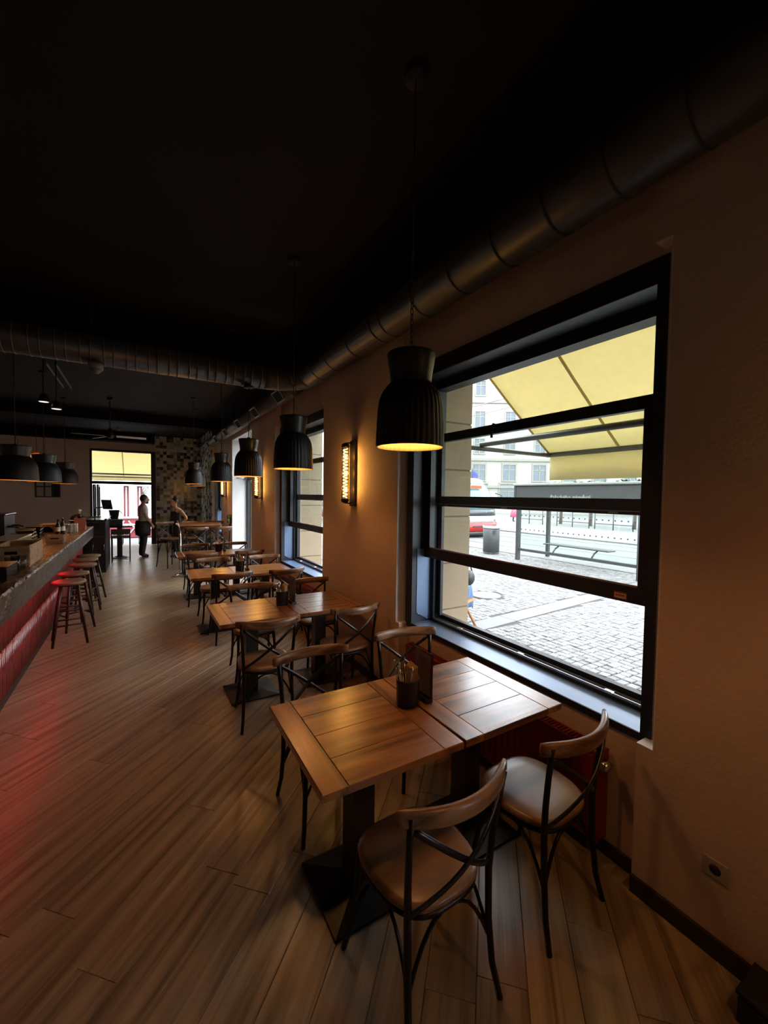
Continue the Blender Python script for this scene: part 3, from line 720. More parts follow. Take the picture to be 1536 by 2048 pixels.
# ================================================================== TABLE CADDIES
def caddy(x, y, n, rz=0.0, flower=False):
    nm = ('the nearest table', 'the second table', 'the third table', 'the fourth table')[n]
    p = empty('cutlery_pot', (x-0.045, y, TOP), rz, 'round black pot of cutlery and brown napkins on %s' % nm, 'pot', 'cutlery pots')
    MB().lathe([(0.050, 0), (0.056, 0.004), (0.060, 0.13), (0.062, 0.137), (0.057, 0.137), (0.054, 0.012), (0.0, 0.010)], 28).build('pot', 'pot_black', p)
    rr = random.Random(n+5)
    for k in range(9):
        a = rr.uniform(1.2, 4.6); b_ = rr.uniform(0.15, 0.38); L = rr.uniform(0.185, 0.215); bx, by = 0.030*math.cos(a), 0.030*math.sin(a)
        d = Vector((math.cos(a)*b_, math.sin(a)*b_, 1)).normalized(); q = Vector((bx*0.3, by*0.3, 0.014)); e = q+d*L
        f = MB().tube([q, q+d*(L-0.035)], 0.0028, 6); f.sphere(e-d*0.012, 0.010, 8, sc=(0.30 if k % 3 == 2 else 0.75, 0.25, 1.9)); f.build(('fork', 'spoon', 'knife')[k % 3], 'steel', p)
    for k in range(6):
        f = MB(); w_ = 0.034; x0 = 0.010+k*0.005
        f.add([(x0, -w_, 0.03), (x0+0.003, -w_, 0.03), (x0+0.003, w_, 0.03), (x0, w_, 0.03), (x0, -w_, 0.185+0.002*k), (x0+0.003, -w_, 0.185+0.002*k), (x0+0.003, w_, 0.19+0.003*k), (x0, w_, 0.19+0.003*k)],
              [(3, 2, 1, 0), (4, 5, 6, 7), (0, 1, 5, 4), (1, 2, 6, 5), (2, 3, 7, 6), (3, 0, 4, 7)])
        f.build('napkin', 'napkin', p)
    m = empty('menu_holder', (x+0.052, y, TOP), rz, 'upright menu card in a small black block on %s' % nm, 'menu', 'menu holders')
    MB().box(-0.022, 0.022, -0.055, 0.055, 0, 0.030, ch=0.003).build('block', 'pot_black', m)
    MB().box(-0.004, 0.004, -0.076, 0.076, 0.030, 0.262, ch=0.002).build('frame', 'menu_frame', m)
    cd = MB().box(-0.0052, -0.0041, -0.069, 0.069, 0.040, 0.254).build('card', 'menu_card', m)
    for k in range(4): MB().box(-0.0058, -0.0053, -0.028+0.004*k, 0.028-0.004*k, 0.222-k*0.012, 0.226-k*0.012).build('printed_line', 'pot_black', cd)
    if flower:
        pass
caddy(1.215, 1.700, 0); caddy(1.225, 3.86, 1, R(4)); caddy(1.24, 5.86, 2, R(-3)); caddy(1.30, 8.0, 3)

# ================================================================== RADIATORS, OUTLET
def radiator(a, b, lb):
    x0, x1, z0, z1 = 1.945, 2.025, 0.10, 0.565; y0, y1 = a+0.235, b-0.19
    t = empty('radiator', (x0, y0, 0), label=lb, cat='radiator', group='red panel radiators'); W = y1-y0
    MB().box(0, 0.010, 0, W, z0, z1, ch=0.003).build('front_panel', 'radiator_red', t)
    MB().box(0.070, 0.080, 0, W, z0, z1, ch=0.003).build('rear_panel', 'radiator_red', t)
    for yy in (0, W-0.012): MB().box(0.0101, 0.0699, yy, yy+0.012, z0+0.01, z1+0.002).build('side_cover', 'radiator_red', t)
    gm = MB().box(0.0105, 0.0695, 0, 0.009, z1-0.012, z1).mesh('grille_bar', 'radiator_red')
    y = 0.02
    while y < W-0.03: inst('grille_bar', gm, t, (0, y, 0)); y += 0.021
    me = MB().box(-0.004, 0.0, 0, 0.026, z0+0.03, z1-0.03, ch=0.003).mesh('convector_rib', 'radiator_red'); y = 0.03
    while y < W-0.05: inst('convector_rib', me, t, (0, y, 0)); y += 0.05
    v = MB().tube([(0.04, -0.045, z1-0.05), (0.04, -0.001, z1-0.05)], 0.012, 10).build('valve', 'chrome', t)
    MB().tube([(-0.02, -0.03, z1-0.05), (0.03, -0.03, z1-0.05)], 0.022, 12).build('valve_head', 'steel', v)
    for yy in (0.25, W-0.3): MB().box(0.03, 0.05, yy, yy+0.04, 0, z0).build('foot', 'radiator_red', t)
radiator(*WINS[1], 'dark red panel radiator under the nearest window')
radiator(*WINS[2], 'dark red panel radiator under the second window')
o = empty('wall_outlet', (XP, 0.67, 0.355), label='small square wall outlet low on the near wall', cat='outlet')
MB().box(-0.008, 0, -0.04, 0.04, -0.04, 0.04, ch=0.004).build('cover', 'outlet_white', o)
for yy in (0.0,): MB().lathe([(0.02, -0.001), (0.02, 0.001)], 16, (0, 0, 0)).build('socket', 'gasket', o, (-0.0085, yy, 0), rot=(0, PI/2, 0))
sw = empty('wall_ornament', (XP, 10.62, 1.18), label='dark green ornament hung at the edge of the wall beside the doorway', cat='ornament')
mb = MB()
rr = random.Random(2)
for k in range(14): mb.sphere((-0.05+rr.uniform(-0.03, 0.03), rr.uniform(-0.05, 0.05), rr.uniform(-0.16, 0.16)), rr.uniform(0.03, 0.055), 8)
mb.build('foliage', 'leaf', sw); MB().box(-0.03, 0, -0.02, 0.02, -0.1, 0.1).build('hook_plate', 'gasket', sw)

# ================================================================== LAMPS
def pendant(loc, kind, label, energy, chain=False, group='black pendant lamps', hang=CEIL):
    x, y, z = loc; t = empty('pendant_lamp', loc, label=label, cat='lamp', group=group)
    if kind == 'ribbed':
        n = 144; prof = [(0.165, 0.0), (0.166, 0.004), (0.1655, 0.05), (0.163, 0.12), (0.159, 0.19), (0.152, 0.235), (0.138, 0.272), (0.120, 0.298), (0.103, 0.318)]
        fl = lambda i, k: 1.0-(0.022 if (i % 4) in (0, 1) and k > 0 else 0)
        col = [(0.101, 0.316), (0.099, 0.330), (0.103, 0.37), (0.111, 0.42), (0.117, 0.458), (0.1165, 0.466), (0.110, 0.470), (0.02, 0.471), (0.0, 0.471)]
        inn = [(0.0, 0.312), (0.095, 0.312), (0.128, 0.27), (0.143, 0.23), (0.150, 0.19), (0.1555, 0.12), (0.158, 0.05), (0.1585, 0.0), (0.1655, -0.0005)]
        top = 0.471
    else:
        n = 64; prof = [(0.235, 0.0), (0.236, 0.006), (0.232, 0.10), (0.225, 0.18), (0.208, 0.235), (0.178, 0.285), (0.152, 0.31)]; fl = None
        col = [(0.150, 0.308), (0.147, 0.325), (0.155, 0.37), (0.166, 0.44), (0.165, 0.45), (0.02, 0.452), (0.0, 0.452)]
        inn = [(0.0, 0.30), (0.145, 0.30), (0.172, 0.275), (0.2, 0.228), (0.217, 0.175), (0.224, 0.10), (0.228, 0.0), (0.2355, -0.0005)]; top = 0.452
    K = 0.955 if kind == 'ribbed' else 1.0; prof = [(r_, z_*K) for r_, z_ in prof]; col = [(r_, z_*K) for r_, z_ in col]; inn = [(r_, z_*K) for r_, z_ in inn]; top *= K
    MB().lathe(prof, n, flute=fl, cap=False).build('shade', 'lamp_black', t)
    MB().lathe(col, 48, cap=False).build('collar', 'lamp_collar', t)
    MB().lathe(inn, n, flute=(lambda i, k: 1.0-(0.012 if (i % 4) in (0, 1) and 0 < k < 8 else 0)) if kind == 'ribbed' else None, cap=False).build('liner', 'lamp_inside', t)
    zz = hang-z
    if chain:
        ch = MB(); q = top+0.002; k = 0
        while q < 0.9:
            pts = []
            for i in range(10):
                a = 2*PI*i/10; d = 0.0075*math.cos(a); e = 0.017*math.sin(a); pts.append((d if k % 2 else 0, 0 if k % 2 else d, q+0.015+e))
            ch.tube(pts, 0.0022, 5, closed=True); q += 0.026; k += 1
        ch.tube([(0, 0, q-0.01), (0, 0, zz)], 0.003, 6); ch.build('chain', 'cable', t)
    else: MB().tube([(0, 0, top), (0, 0, zz)], 0.005, 6).build('cord', 'cable', t)
    if not chain: MB().tube([(0.012, 0, top), (0.03, 0, top+0.06), (0.005, 0.01, top+0.12), (0.028, 0, top+0.2), (0.006, 0, top+0.3)], 0.003, 5).build('flex', 'cable', t)
    MB().lathe([(0.0, top+0.022), (0.018, top+0.02), (0.022, top)], 16).build('cap', 'gasket', t)
    MB().lathe([(0.055, zz-0.025), (0.055, zz-0.001)], 20).build('ceiling_rose', 'gasket', t)
    b_ = MB(); b_.sphere((0, 0, 0.17), 0.035, 12, sc=(1, 1, 1.2)); b_.lathe([(0.016, 0.205), (0.016, 0.305)], 12)
    b_.build('bulb', 'bulb_warm' if energy else 'outlet_white', t)
    if energy:
        ld = bpy.data.lights.new('pendant_light', 'POINT'); ld.energy = energy; ld.color = (1.0, 0.52, 0.18); ld.shadow_soft_size = 0.04
        lo = bpy.data.objects.new('pendant_light', ld); COL.objects.link(lo); lo.parent = t; lo.location = (0, 0, 0.10)
    return t
PE = 4.6
pendant((1.137, 1.668, 2.056), 'ribbed', 'large ribbed black pendant lamp glowing orange, nearest the camera', PE, True)
pendant((1.15, 3.46, 2.038), 'ribbed', 'ribbed black pendant lamp, second from the camera, over the second table', PE)
pendant((1.15, 5.14, 2.030), 'ribbed', 'ribbed black pendant lamp, third from the camera', PE, hang=3.115)
pendant((1.15, 7.03, 2.012), 'ribbed', 'ribbed black pendant lamp, fourth from the camera', PE)
pendant((1.00, 9.50, 2.010), 'ribbed', 'ribbed black pendant lamp, fifth from the camera, before the tiled wall', PE)
pendant((1.22, 10.75, 1.99), 'ribbed', 'ribbed black pendant lamp furthest from the camera, over the high table', PE)
pendant((1.15, -0.12, 2.04), 'ribbed', 'ribbed black pendant lamp, unseen behind the camera, added to light the near floor', PE)  # unseen lamp, added for warm light on the near floor
pendant((-1.37, 7.09, 1.955), 'bell', 'wide black bell lamp over the bar, largest and leftmost', 3.0, group='wide black bell lamps over the bar')
pendant((-1.35, 8.86, 1.975), 'bell', 'wide black bell lamp over the bar, middle one', 3.0, group='wide black bell lamps over the bar')
pendant((-1.34, 11.07, 1.98), 'bell', 'wide black bell lamp over the bar, smallest and furthest', 3.0, group='wide black bell lamps over the bar')

def sconce(y, label, energy):
    t = empty('wall_sconce', (XP, y, 2.05), label=label, cat='sconce', group='tubular wall sconces')
    MB().box(-0.028, 0, -0.055, 0.055, -0.345, 0.345, ch=0.004).build('back_plate', 'base_metal', t)
    tb = MB().lathe([(0.036, -0.275), (0.036, 0.275)], 24, (-0.105, 0, 0), cap=False).build('glass_tube', 'jar_glass', t)
    for s in (-1, 1):
        MB().lathe([(0.012, s*0.315), (0.038, s*0.298), (0.043, s*0.285), (0.043, s*0.268)], 20, (-0.105, 0, 0)).build('end_cap', 'base_metal', t)
        MB().tube([(-0.105, 0, s*0.31), (-0.06, 0, s*0.315), (-0.02, 0, s*0.30)], 0.008, 6).build('bracket', 'base_metal', t)
    fl = MB(); pts = []
    for k in range(15*12+1): a = 2*PI*k/12; pts.append((-0.105+0.021*math.cos(a), 0.021*math.sin(a), -0.255+0.51*k/180))
    fl.tube(pts, 0.0048, 5); fl.build('filament', 'filament', t)
    cg = MB()
    for k in range(12): 
        zc = -0.25+k*0.0455; cg.tube([(-0.105+0.0385*math.cos(a), 0.0385*math.sin(a), zc) for a in [2*PI*i/16 for i in range(16)]], 0.0018, 4, closed=True)
    for k in range(6): a = 2*PI*k/6; cg.tube([(-0.105+0.0385*math.cos(a), 0.0385*math.sin(a), -0.275), (-0.105+0.0385*math.cos(a), 0.0385*math.sin(a), 0.275)], 0.0018, 4)
    cg.build('wire_cage', 'base_metal', t)
    for dz in (-0.17, 0, 0.17):
        ld = bpy.data.lights.new('sconce_light', 'POINT'); ld.energy = energy/3; ld.color = (1.0, 0.42, 0.085); ld.shadow_soft_size = 0.03
        lo = bpy.data.objects.new('sconce_light', ld); COL.objects.link(lo); lo.parent = t; lo.location = (-0.105, 0, dz)
SE = 11.0
sconce(3.905, 'glowing amber tube sconce on the wall between the first and second windows', SE)
sconce(7.68, 'glowing amber tube sconce on the wall between the second window and the doorway', SE)
sconce(11.25, 'glowing amber tube sconce on the wall beyond the doorway', SE)
sconce(-0.05, 'glowing amber tube sconce on the near wall, just past the right edge of the picture', 3.5)

# low dark box in the near corner
t = empty('low_box', (1.865, 0.43, 0.0), label='low black box against the near wall at the bottom right corner', cat='box')
MB().box(-0.085, 0.07, -0.12, 0.10, 0.0005, 0.10, ch=0.008).build('box', 'matte_black', t); MB().box(-0.09, 0.075, -0.125, 0.105, 0.1005, 0.125, ch=0.006).build('lid', 'matte_black', t)
# ================================================================== BAR
bar = empty('bar', (-1.0, 6.4, 0), label='long bar front of dark red glazed ribbed tiles under the counter', cat='bar')
YB0, YB1 = 2.6-6.4, 10.32-6.4
MB().box(-0.55, 0.0, YB0, YB1, 0.07, 1.058).build('carcass', 'bar_kick', bar)
MB().box(-0.53, 0.012, YB0, YB1, 0.0, 0.0695).build('kickboard', 'bar_kick', bar)
rb = MB(); y = YB0
rr = random.Random(9)
while y < YB1-0.05:
    for (z0, z1) in ((0.072, 0.48), (0.484, 0.895)):
        d = rr.uniform(0.016, 0.021)
        vs = []; ns = 6
        for zz in (z0, z1):
            for i in range(ns+1): a = PI*i/ns; vs.append((d*math.sin(a)+0.001, y+0.029-0.027*math.cos(a), zz))
        fs = [(i, i+1, ns+1+i+1, ns+1+i) for i in range(ns)]+[tuple(range(ns+1))[::-1], tuple(range(ns+1, 2*ns+2))]
        rb.add(vs, fs, 0, True)
    y += 0.058
o = rb.build('ribbed_tiles', 'bar_tile_red', bar); tag(o, 'dark red glazed half-round tiles', kind='stuff')
led = MB().box(0.05, 0.065, YB0+0.2, 1.6, 0.888, 0.896).build('led_strip', 'led_red', bar)
ld = bpy.data.lights.new('strip_light', 'AREA'); ld.shape = 'RECTANGLE'; ld.size = 0.02; ld.size_y = 4.4; ld.energy = 1.6; ld.color = (1.0, 0.02, 0.04)
lo = bpy.data.objects.new('strip_light', ld); COL.objects.link(lo); lo.parent = bar; lo.location = (0.09, -1.5, 0.884); lo.rotation_euler = (0, R(20), 0)
top = empty('bar_counter', (-1.0, 6.4, 1.06), label='long wooden bar counter with a hammered metal edge', cat='counter')
for k in range(3):
    MB().box(-0.47+k*0.22, -0.47+(k+1)*0.22-0.002, YB0, YB1, 0, 0.042, ch=0.003).mesh('x', 'counter_wood')
for k in range(3):
    for q in range(4):
        L = (YB1-YB0)/4; me = MB().box(-L/2+0.001, L/2-0.001, -0.107, 0.107, 0, 0.042, ch=0.003)
        me.build('board', 'counter_wood', top, (-0.36+k*0.216, YB0+L*(q+0.5), 0), PI/2)
ed = MB(); N = 150; rr = random.Random(4); prof = [(0.184, -0.165), (0.200, -0.165), (0.203, -0.11), (0.202, -0.06), (0.203, -0.01), (0.206, 0.034), (0.196, 0.048), (0.184, 0.046)]
vs = []; fs = []
for k in range(N+1):
    yy = YB0+(YB1-YB0)*k/N
    for (px, pz) in prof: vs.append((px+rr.uniform(-0.004, 0.004), yy, pz+rr.uniform(-0.005, 0.005)))
np_ = len(prof)
for k in range(N):
    for i in range(np_): fs.append((k*np_+i, k*np_+(i+1) % np_, (k+1)*np_+(i+1) % np_, (k+1)*np_+i))
fs += [tuple(range(np_))[::-1], tuple(range(N*np_, N*np_+np_))]
ed.add(vs, fs); ed.build('hammered_edge', 'bar_zinc', top)
MB().box(-0.47, 0.171, YB1+0.001, YB1+0.02, -0.165, 0.04).build('end_panel', 'bar_zinc', top)
CT = 1.102
# back shelf behind the counter
bs = empty('back_shelf', (-2.0, 7.6, 0), label='dark work shelf with a steel edge behind the bar counter', cat='shelf')
MB().box(-0.45, 0.0, -3.4, 2.9, 0, 0.90).build('cabinet', 'matte_black', bs)
MB().box(-0.47, 0.02, -3.42, 2.92, 0.90, 0.935, ch=0.003).build('worktop', 'steel', bs)
for k in range(6): MB().box(0.001, 0.012, -3.3+k*1.03, -2.32+k*1.03, 0.08, 0.86, ch=0.004).build('door', 'gloss_black', bs)
# things on and behind the bar
def crate(name, x, y, z, sx, sy, h, label, mat='crate_wood', rz=0.0, slot=True):
    t = empty(name, (x, y, z), rz, label, 'crate'); th = 0.012
    MB().box(-sx, sx, -sy, sy, 0, th).build('base', mat, t)
    for s in (-1, 1):
        MB().box(-sx, sx, s*sy-th/2, s*sy+th/2, th, h, ch=0.002).build('side_board', mat, t)
        MB().box(s*sx-th/2, s*sx+th/2, -sy+th/2, sy-th/2, th, h, ch=0.002).build('end_board', mat, t)
    if slot: MB().box(-0.045, 0.045, -sy-th/2-0.001, -sy-th/2, h*0.6, h*0.75).build('hand_slot', 'black_void', t)
    return t
crate('wooden_crate', -1.02, 5.34, CT, 0.13, 0.3, 0.20, 'pale wooden crate with a hand slot standing on the near part of the bar')
def tumbler(x, y, z, label, r=0.034, h=0.11):
    t = empty('tumbler', (x, y, z), label=label, cat='glass', group='glasses on the bar')
    MB().lathe([(r*0.85, 0.0), (r, h), (r-0.003, h), (r*0.8, 0.008), (0, 0.008)], 16).build('glass_body', 'jar_glass', t)
for k, (x, y) in enumerate(((-0.93, 4.72), (-0.90, 4.80), (-0.98, 4.78), (-0.96, 4.88), (-1.22, 5.75), (-1.27, 5.84), (-1.20, 5.86), (-1.31, 5.74))):
    tumbler(x, y, CT, 'clear glass tumbler in the cluster beside the pale crate' if k < 4 else 'clear glass tumbler in the cluster behind the pale crate', 0.034, 0.13)
t = empty('black_tub', (-1.05, 4.42, CT), label='shallow black tub with a pale rim at the near end of the bar', cat='tub')
MB().box(-0.16, 0.16, -0.16, 0.16, 0, 0.11, ch=0.012).build('tub', 'gloss_black', t); MB().box(-0.165, 0.165, -0.165, 0.165, 0.1105, 0.122, ch=0.004).build('rim', 'steel', t)
t = empty('steel_container', (-1.31, 6.45, CT), label='low brushed steel food container on the bar behind the crate', cat='container')
MB().box(-0.12, 0.12, -0.45, 0.45, 0, 0.15, ch=0.01).build('body', 'steel', t); MB().box(-0.125, 0.125, -0.455, 0.455, 0.1505, 0.162, ch=0.004).build('lid', 'chrome', t)
t = empty('glass_washer', (-2.2, 8.2, 0.936), label='long dark machine with a pale top edge behind the bar', cat='machine')
MB().box(-0.22, 0.2, -0.9, 0.9, 0, 0.30, ch=0.01).build('body', 'gloss_black', t); MB().box(-0.225, 0.205, -0.905, 0.905, 0.3005, 0.318, ch=0.004).build('lid', 'steel', t)
MB().box(0.2005, 0.206, -0.7, 0.7, 0.08, 0.2, ch=0.002).build('front_panel', 'matte_black', t)
t = empty('coffee_machine', (-2.15, 9.7, 0.936), label='black coffee machine behind the bar near the middle lamp', cat='machine')
MB().box(-0.22, 0.18, -0.35, 0.35, 0.10, 0.46, ch=0.015).build('body', 'matte_black', t); MB().box(-0.24, 0.2, -0.37, 0.37, 0.4605, 0.48, ch=0.005).build('cup_tray', 'steel', t)
for q in (-0.17, 0.17): MB().tube([(0.18, q, 0.25), (0.26, q, 0.25), (0.34, q, 0.23)], 0.018, 8).build('brew_handle', 'gloss_black', t)
for q in (-0.3, 0.3): MB().box(-0.2, 0.16, q-0.03, q+0.03, 0, 0.0995).build('foot', 'gasket', t)
# niche box with arched openings
t = empty('wooden_box', (-1.30, 8.9, CT), label='wooden display box with a dark arched opening on the bar', cat='box')
MB().box(-0.11, 0.11, -0.22, 0.22, 0, 0.16, ch=0.004).build('body', 'crate_wood', t)
for q in (-0.1, 0.1):
    ar = [(0.08*math.cos(a)+q, 0.03+0.09*math.sin(a)) for a in [PI*i/10 for i in range(11)]]
    MB().add([(xx, -0.2215, zz) for xx, zz in [(0.09*math.cos(PI*i/10), 0.03+0.1*math.sin(PI*i/10)) for i in range(11)]], [tuple(range(11))]) if 0 else None
mb = MB(); vs = [(0.085*math.cos(PI*i/10), -0.221, 0.03+0.10*math.sin(PI*i/10)) for i in range(11)]+[(0.085*math.cos(PI*i/10), -0.2235, 0.03+0.10*math.sin(PI*i/10)) for i in range(11)]
mb.add(vs, [tuple(range(11, 22)), tuple(range(11))[::-1]]+[(i, (i+1) % 11, 11+(i+1) % 11, 11+i) for i in range(11)]); mb.build('arched_opening', 'black_void', t)
def bottle(x, y, z, h, r, mat, label, cap='gasket'):
    t = empty('bottle', (x, y, z), label=label, cat='bottle', group='bottles on the bar')
    MB().lathe([(r*0.9, 0), (r, 0.01), (r, h*0.58), (r*0.7, h*0.7), (r*0.35, h*0.8), (r*0.32, h*0.96)], 14).build('body', mat, t)
    MB().lathe([(r*0.4, h*0.96), (r*0.4, h), (0, h+0.001)], 10).build('cap', cap, t); MB().lathe([(r*1.01, h*0.2), (r*1.01, h*0.48)], 14, cap=False).build('paper_label', 'cream', t)
bottle(-1.33, 5.45, CT, 0.33, 0.042, 'jar_glass', 'clear bottle with a pale label at the left edge of the bar')
bottle(-1.10, 8.72, CT, 0.27, 0.036, 'dark_bottle', 'dark bottle with a shiny stopper among the jars on the bar', 'chrome')
bottle(-1.15, 8.62, CT, 0.25, 0.034, 'dark_bottle', 'dark squat bottle beside the jars on the bar')
bottle(-2.1, 6.6, 0.936, 0.36, 0.04, 'dark_bottle', 'dark bottle standing on the work shelf behind the bar', 'cream')
for k, (x, y) in enumerate(((-1.02, 8.85), (-0.98, 8.98), (-1.08, 9.0))):
    t = empty('glass_jar', (x, y, CT), label=('frontmost clear jar on the far part of the bar', 'middle clear jar on the far part of the bar', 'rearmost clear jar on the far part of the bar')[k], cat='jar', group='jars on the bar')
    MB().lathe([(0.04, 0), (0.046, 0.012), (0.046, 0.10), (0.036, 0.12), (0.036, 0.13)], 16).build('body', 'jar_glass', t); MB().lathe([(0.038, 0.1305), (0.038, 0.145), (0, 0.146)], 16).build('lid', 'steel', t)
for k in range(3):
    t = empty('red_box', (-0.93, 9.42, CT+k*0.075), 0.05*k, ('lowest of the stacked reddish wooden boxes at the end of the bar', 'middle of the stacked reddish wooden boxes at the end of the bar', 'topmost of the stacked reddish wooden boxes at the end of the bar')[k], 'box', 'stacked reddish boxes on the bar')
    MB().box(-0.085, 0.085, -0.14, 0.14, 0, 0.062, ch=0.004).build('box', 'brick_red', t); MB().box(-0.088, 0.088, -0.143, 0.143, 0.0622, 0.0745, ch=0.003).build('lid', 'brick_red', t)
t = empty('utensil_jar', (-0.93, 9.36, CT+0.226), label='small jar with pale wooden spoons on top of the reddish boxes', cat='jar')
MB().lathe([(0.03, 0), (0.034, 0.08), (0.03, 0.08), (0.027, 0.006), (0, 0.006)], 14).build('jar', 'matte_black', t)
for k in range(3): 
    f = MB().tube([(0.006*k, 0, 0.008), (0.012*k-0.01, 0.01*k, 0.13)], 0.004, 6); f.sphere((0.012*k-0.01, 0.01*k, 0.145), 0.016, 8, sc=(1, 0.4, 1.3)); f.build('spoon', 'cream', t)
t = empty('cream_box', (-1.00, 9.15, CT), label='cream carton in front of the reddish boxes on the bar', cat='box')
MB().box(-0.06, 0.06, -0.06, 0.06, 0, 0.11, ch=0.003).build('carton', 'cream', t); MB().box(-0.062, 0.062, -0.062, 0.062, 0.1105, 0.14, ch=0.003).build('lid', 'cream', t)

for k, (x, y, lb) in enumerate(((-1.36, 7.55, 'black plastic tray stack on the bar behind the steel container'), (-1.38, 8.2, 'black plastic tray stack on the bar before the arched box'))):
    t = empty('tray_stack', (x, y, CT), label=lb, cat='tray', group='black tray stacks on the bar')
    for q in range(4): MB().box(-0.09, 0.09, -0.2, 0.2, q*0.045, q*0.045+0.038, ch=0.005).build('tray', 'gloss_black', t, rz=0.03*q)
crate('wooden_crate', -0.98, 7.2, CT, 0.09, 0.14, 0.11, 'small shallow wooden crate in the middle of the bar')
for k in range(5):
    bottle(-2.12+0.03*(k % 2), 5.2+k*0.17, 0.936, 0.30+0.03*(k % 3), 0.038, 'dark_bottle' if k % 2 else 'jar_glass', ('nearest bottle of the row on the shelf behind the bar', 'second bottle of the row on the shelf behind the bar', 'third bottle of the row on the shelf behind the bar', 'fourth bottle of the row on the shelf behind the bar', 'furthest bottle of the row on the shelf behind the bar')[k], 'steel')
t = empty('paper_stack', (-1.22, 7.05, CT), 0.2, 'small stack of white paper slips on the bar', 'paper')
for q in range(3): MB().box(-0.05, 0.05, -0.08, 0.08, q*0.006, q*0.006+0.005).build('sheet', 'white_paint', t, rz=0.1*q)

# ------------------------------------------------------------------ bar stools
def make_stool():
    t = empty('bar_stool'); H = 0.745
    MB().lathe([(0.0, H-0.036), (0.150, H-0.036), (0.168, H-0.028), (0.172, H-0.014), (0.168, H-0.003), (0.150, H), (0.09, H-0.006), (0.0, H-0.008)], 32).build('seat', 'seat_wood', t)
    MB().lathe([(0.125, H-0.052), (0.125, H-0.0365)], 24).build('seat_support', 'dark_wood', t)
    L = []
    for k in range(4):
        a = PI/4+k*PI/2; c, s = math.cos(a), math.sin(a); p0 = Vector((0.11*c, 0.11*s, H-0.045)); p1 = Vector((0.235*c, 0.235*s, 0.0))
        MB().tube([p0, p0.lerp(p1, 0.5), p1], [0.016, 0.019, 0.014], 10).build('leg', 'dark_wood', t); L.append((p0, p1))
    for k in range(4):
        for f in ((0.48, 0.72) if k % 2 else (0.42, 0.66)):
            a = L[k][0].lerp(L[k][1], f); b = L[(k+1) % 4][0].lerp(L[(k+1) % 4][1], f); MB().tube([a, b], 0.010, 8).build('rung', 'dark_wood', t)
    return t
S0 = make_stool(); first = True
for (x, y, a, lb) in ((-0.725, 6.16, 8, 'round wooden bar stool nearest the camera, its seat edge lit red'), (-0.745, 6.76, 30, 'round wooden bar stool, second from the camera, its seat lit pink'), (-0.71, 7.50, -12, 'round wooden bar stool, third from the camera'), (-0.735, 8.06, 15, 'round wooden bar stool, fourth from the camera'), (-0.73, 8.52, 40, 'round wooden bar stool furthest from the camera')):
    c = S0 if first else copy_tree(S0); first = False
    c.location = (x, y, 0.0005); c.rotation_euler = (0, 0, R(a)); tag(c, lb, 'stool', 'round bar stools')

# ------------------------------------------------------------------ service station beyond the bar
t = empty('service_cabinet', (-0.92, 12.0, 0), label='black service cabinet with a pale sloping top edge beyond the bar', cat='cabinet')
MB().box(-0.36, 0.28, -0.85, 0.85, 0.0, 1.16).build('body', 'matte_black', t)
MB().box(-0.38, 0.305, -0.87, 0.87, 1.161, 1.19, ch=0.004).build('worktop', 'gloss_black', t)
MB().box(0.26, 0.315, -0.87, 0.87, 1.191, 1.215, ch=0.004).build('edge_strip', 'steel', t)
for k in range(3): 
    d = MB().box(-0.34+k*0.205, -0.145+k*0.205, -0.858, -0.8505, 0.08, 0.80, ch=0.003).build('door', 'gloss_black', t); MB().tube([(-0.16+k*0.205, -0.872, 0.5), (-0.16+k*0.205, -0.872, 0.65)], 0.006, 6).build('handle', 'steel', d)
    MB().box(-0.34+k*0.205, -0.145+k*0.205, -0.858, -0.8505, 0.83, 1.12, ch=0.003).build('drawer', 'gloss_black', t)
t = empty('till_monitor', (-0.92, 12.35, 1.1905), R(20), 'thin black screen on a bent arm standing on the service cabinet', 'monitor')
MB().box(-0.1, 0.1, -0.08, 0.08, 0, 0.02, ch=0.004).build('base', 'matte_black', t)
MB().tube([(0, 0, 0.02), (0, 0, 0.20), (0.02, 0, 0.23), (0.22, 0, 0.25), (0.24, 0, 0.28)], 0.014, 8).build('arm', 'matte_black', t)
MB().box(-0.008, 0.012, -0.16, 0.16, -0.12, 0.12, ch=0.004).build('screen', 'gloss_black', t, (0.255, 0, 0.31), rot=(0, R(-12), R(20)))
t = empty('black_hood', (-1.18, 11.6, 1.1905), label='low dark bowl-shaped lid at the left end of the service cabinet', cat='lid')
MB().lathe([(0.15, 0), (0.15, 0.02), (0.12, 0.07), (0.06, 0.1), (0.0, 0.105)], 20).build('lid', 'matte_black', t); MB().sphere((0, 0, 0.115), 0.014, 8).build('knob', 'steel', t)
t = empty('side_table', (-0.45, 13.45, 0), label='tall narrow black pedestal table beside the service cabinet', cat='table')
MB().box(-0.3, 0.3, -0.3, 0.3, 0.86, 0.90, ch=0.004).build('top', 'gloss_black', t); MB().box(-0.06, 0.06, -0.06, 0.06, 0.03, 0.86).build('column', 'matte_black', t)
MB().lathe([(0.24, 0), (0.24, 0.012), (0.08, 0.06), (0.06, 0.10)], 4).build('foot', 'matte_black', t, rz=PI/4)
t = empty('high_stool', (-0.40, 12.80, 0), label='low-backed black metal bar chair in front of the pedestal table', cat='chair')
for sx in (-0.2, 0.2):
    for sy in (-0.18, 0.18): MB().box(sx-0.012, sx+0.012, sy-0.012, sy+0.012, 0.0, 0.86 if sy < 0 else 0.64).build('leg', 'matte_black', t)
MB().box(-0.215, 0.215, -0.195, 0.195, 0.64, 0.675, ch=0.006).build('seat', 'matte_black', t); MB().box(-0.19, 0.19, -0.192, -0.170, 0.72, 0.86, ch=0.004).build('backrest', 'dark_wood', t)
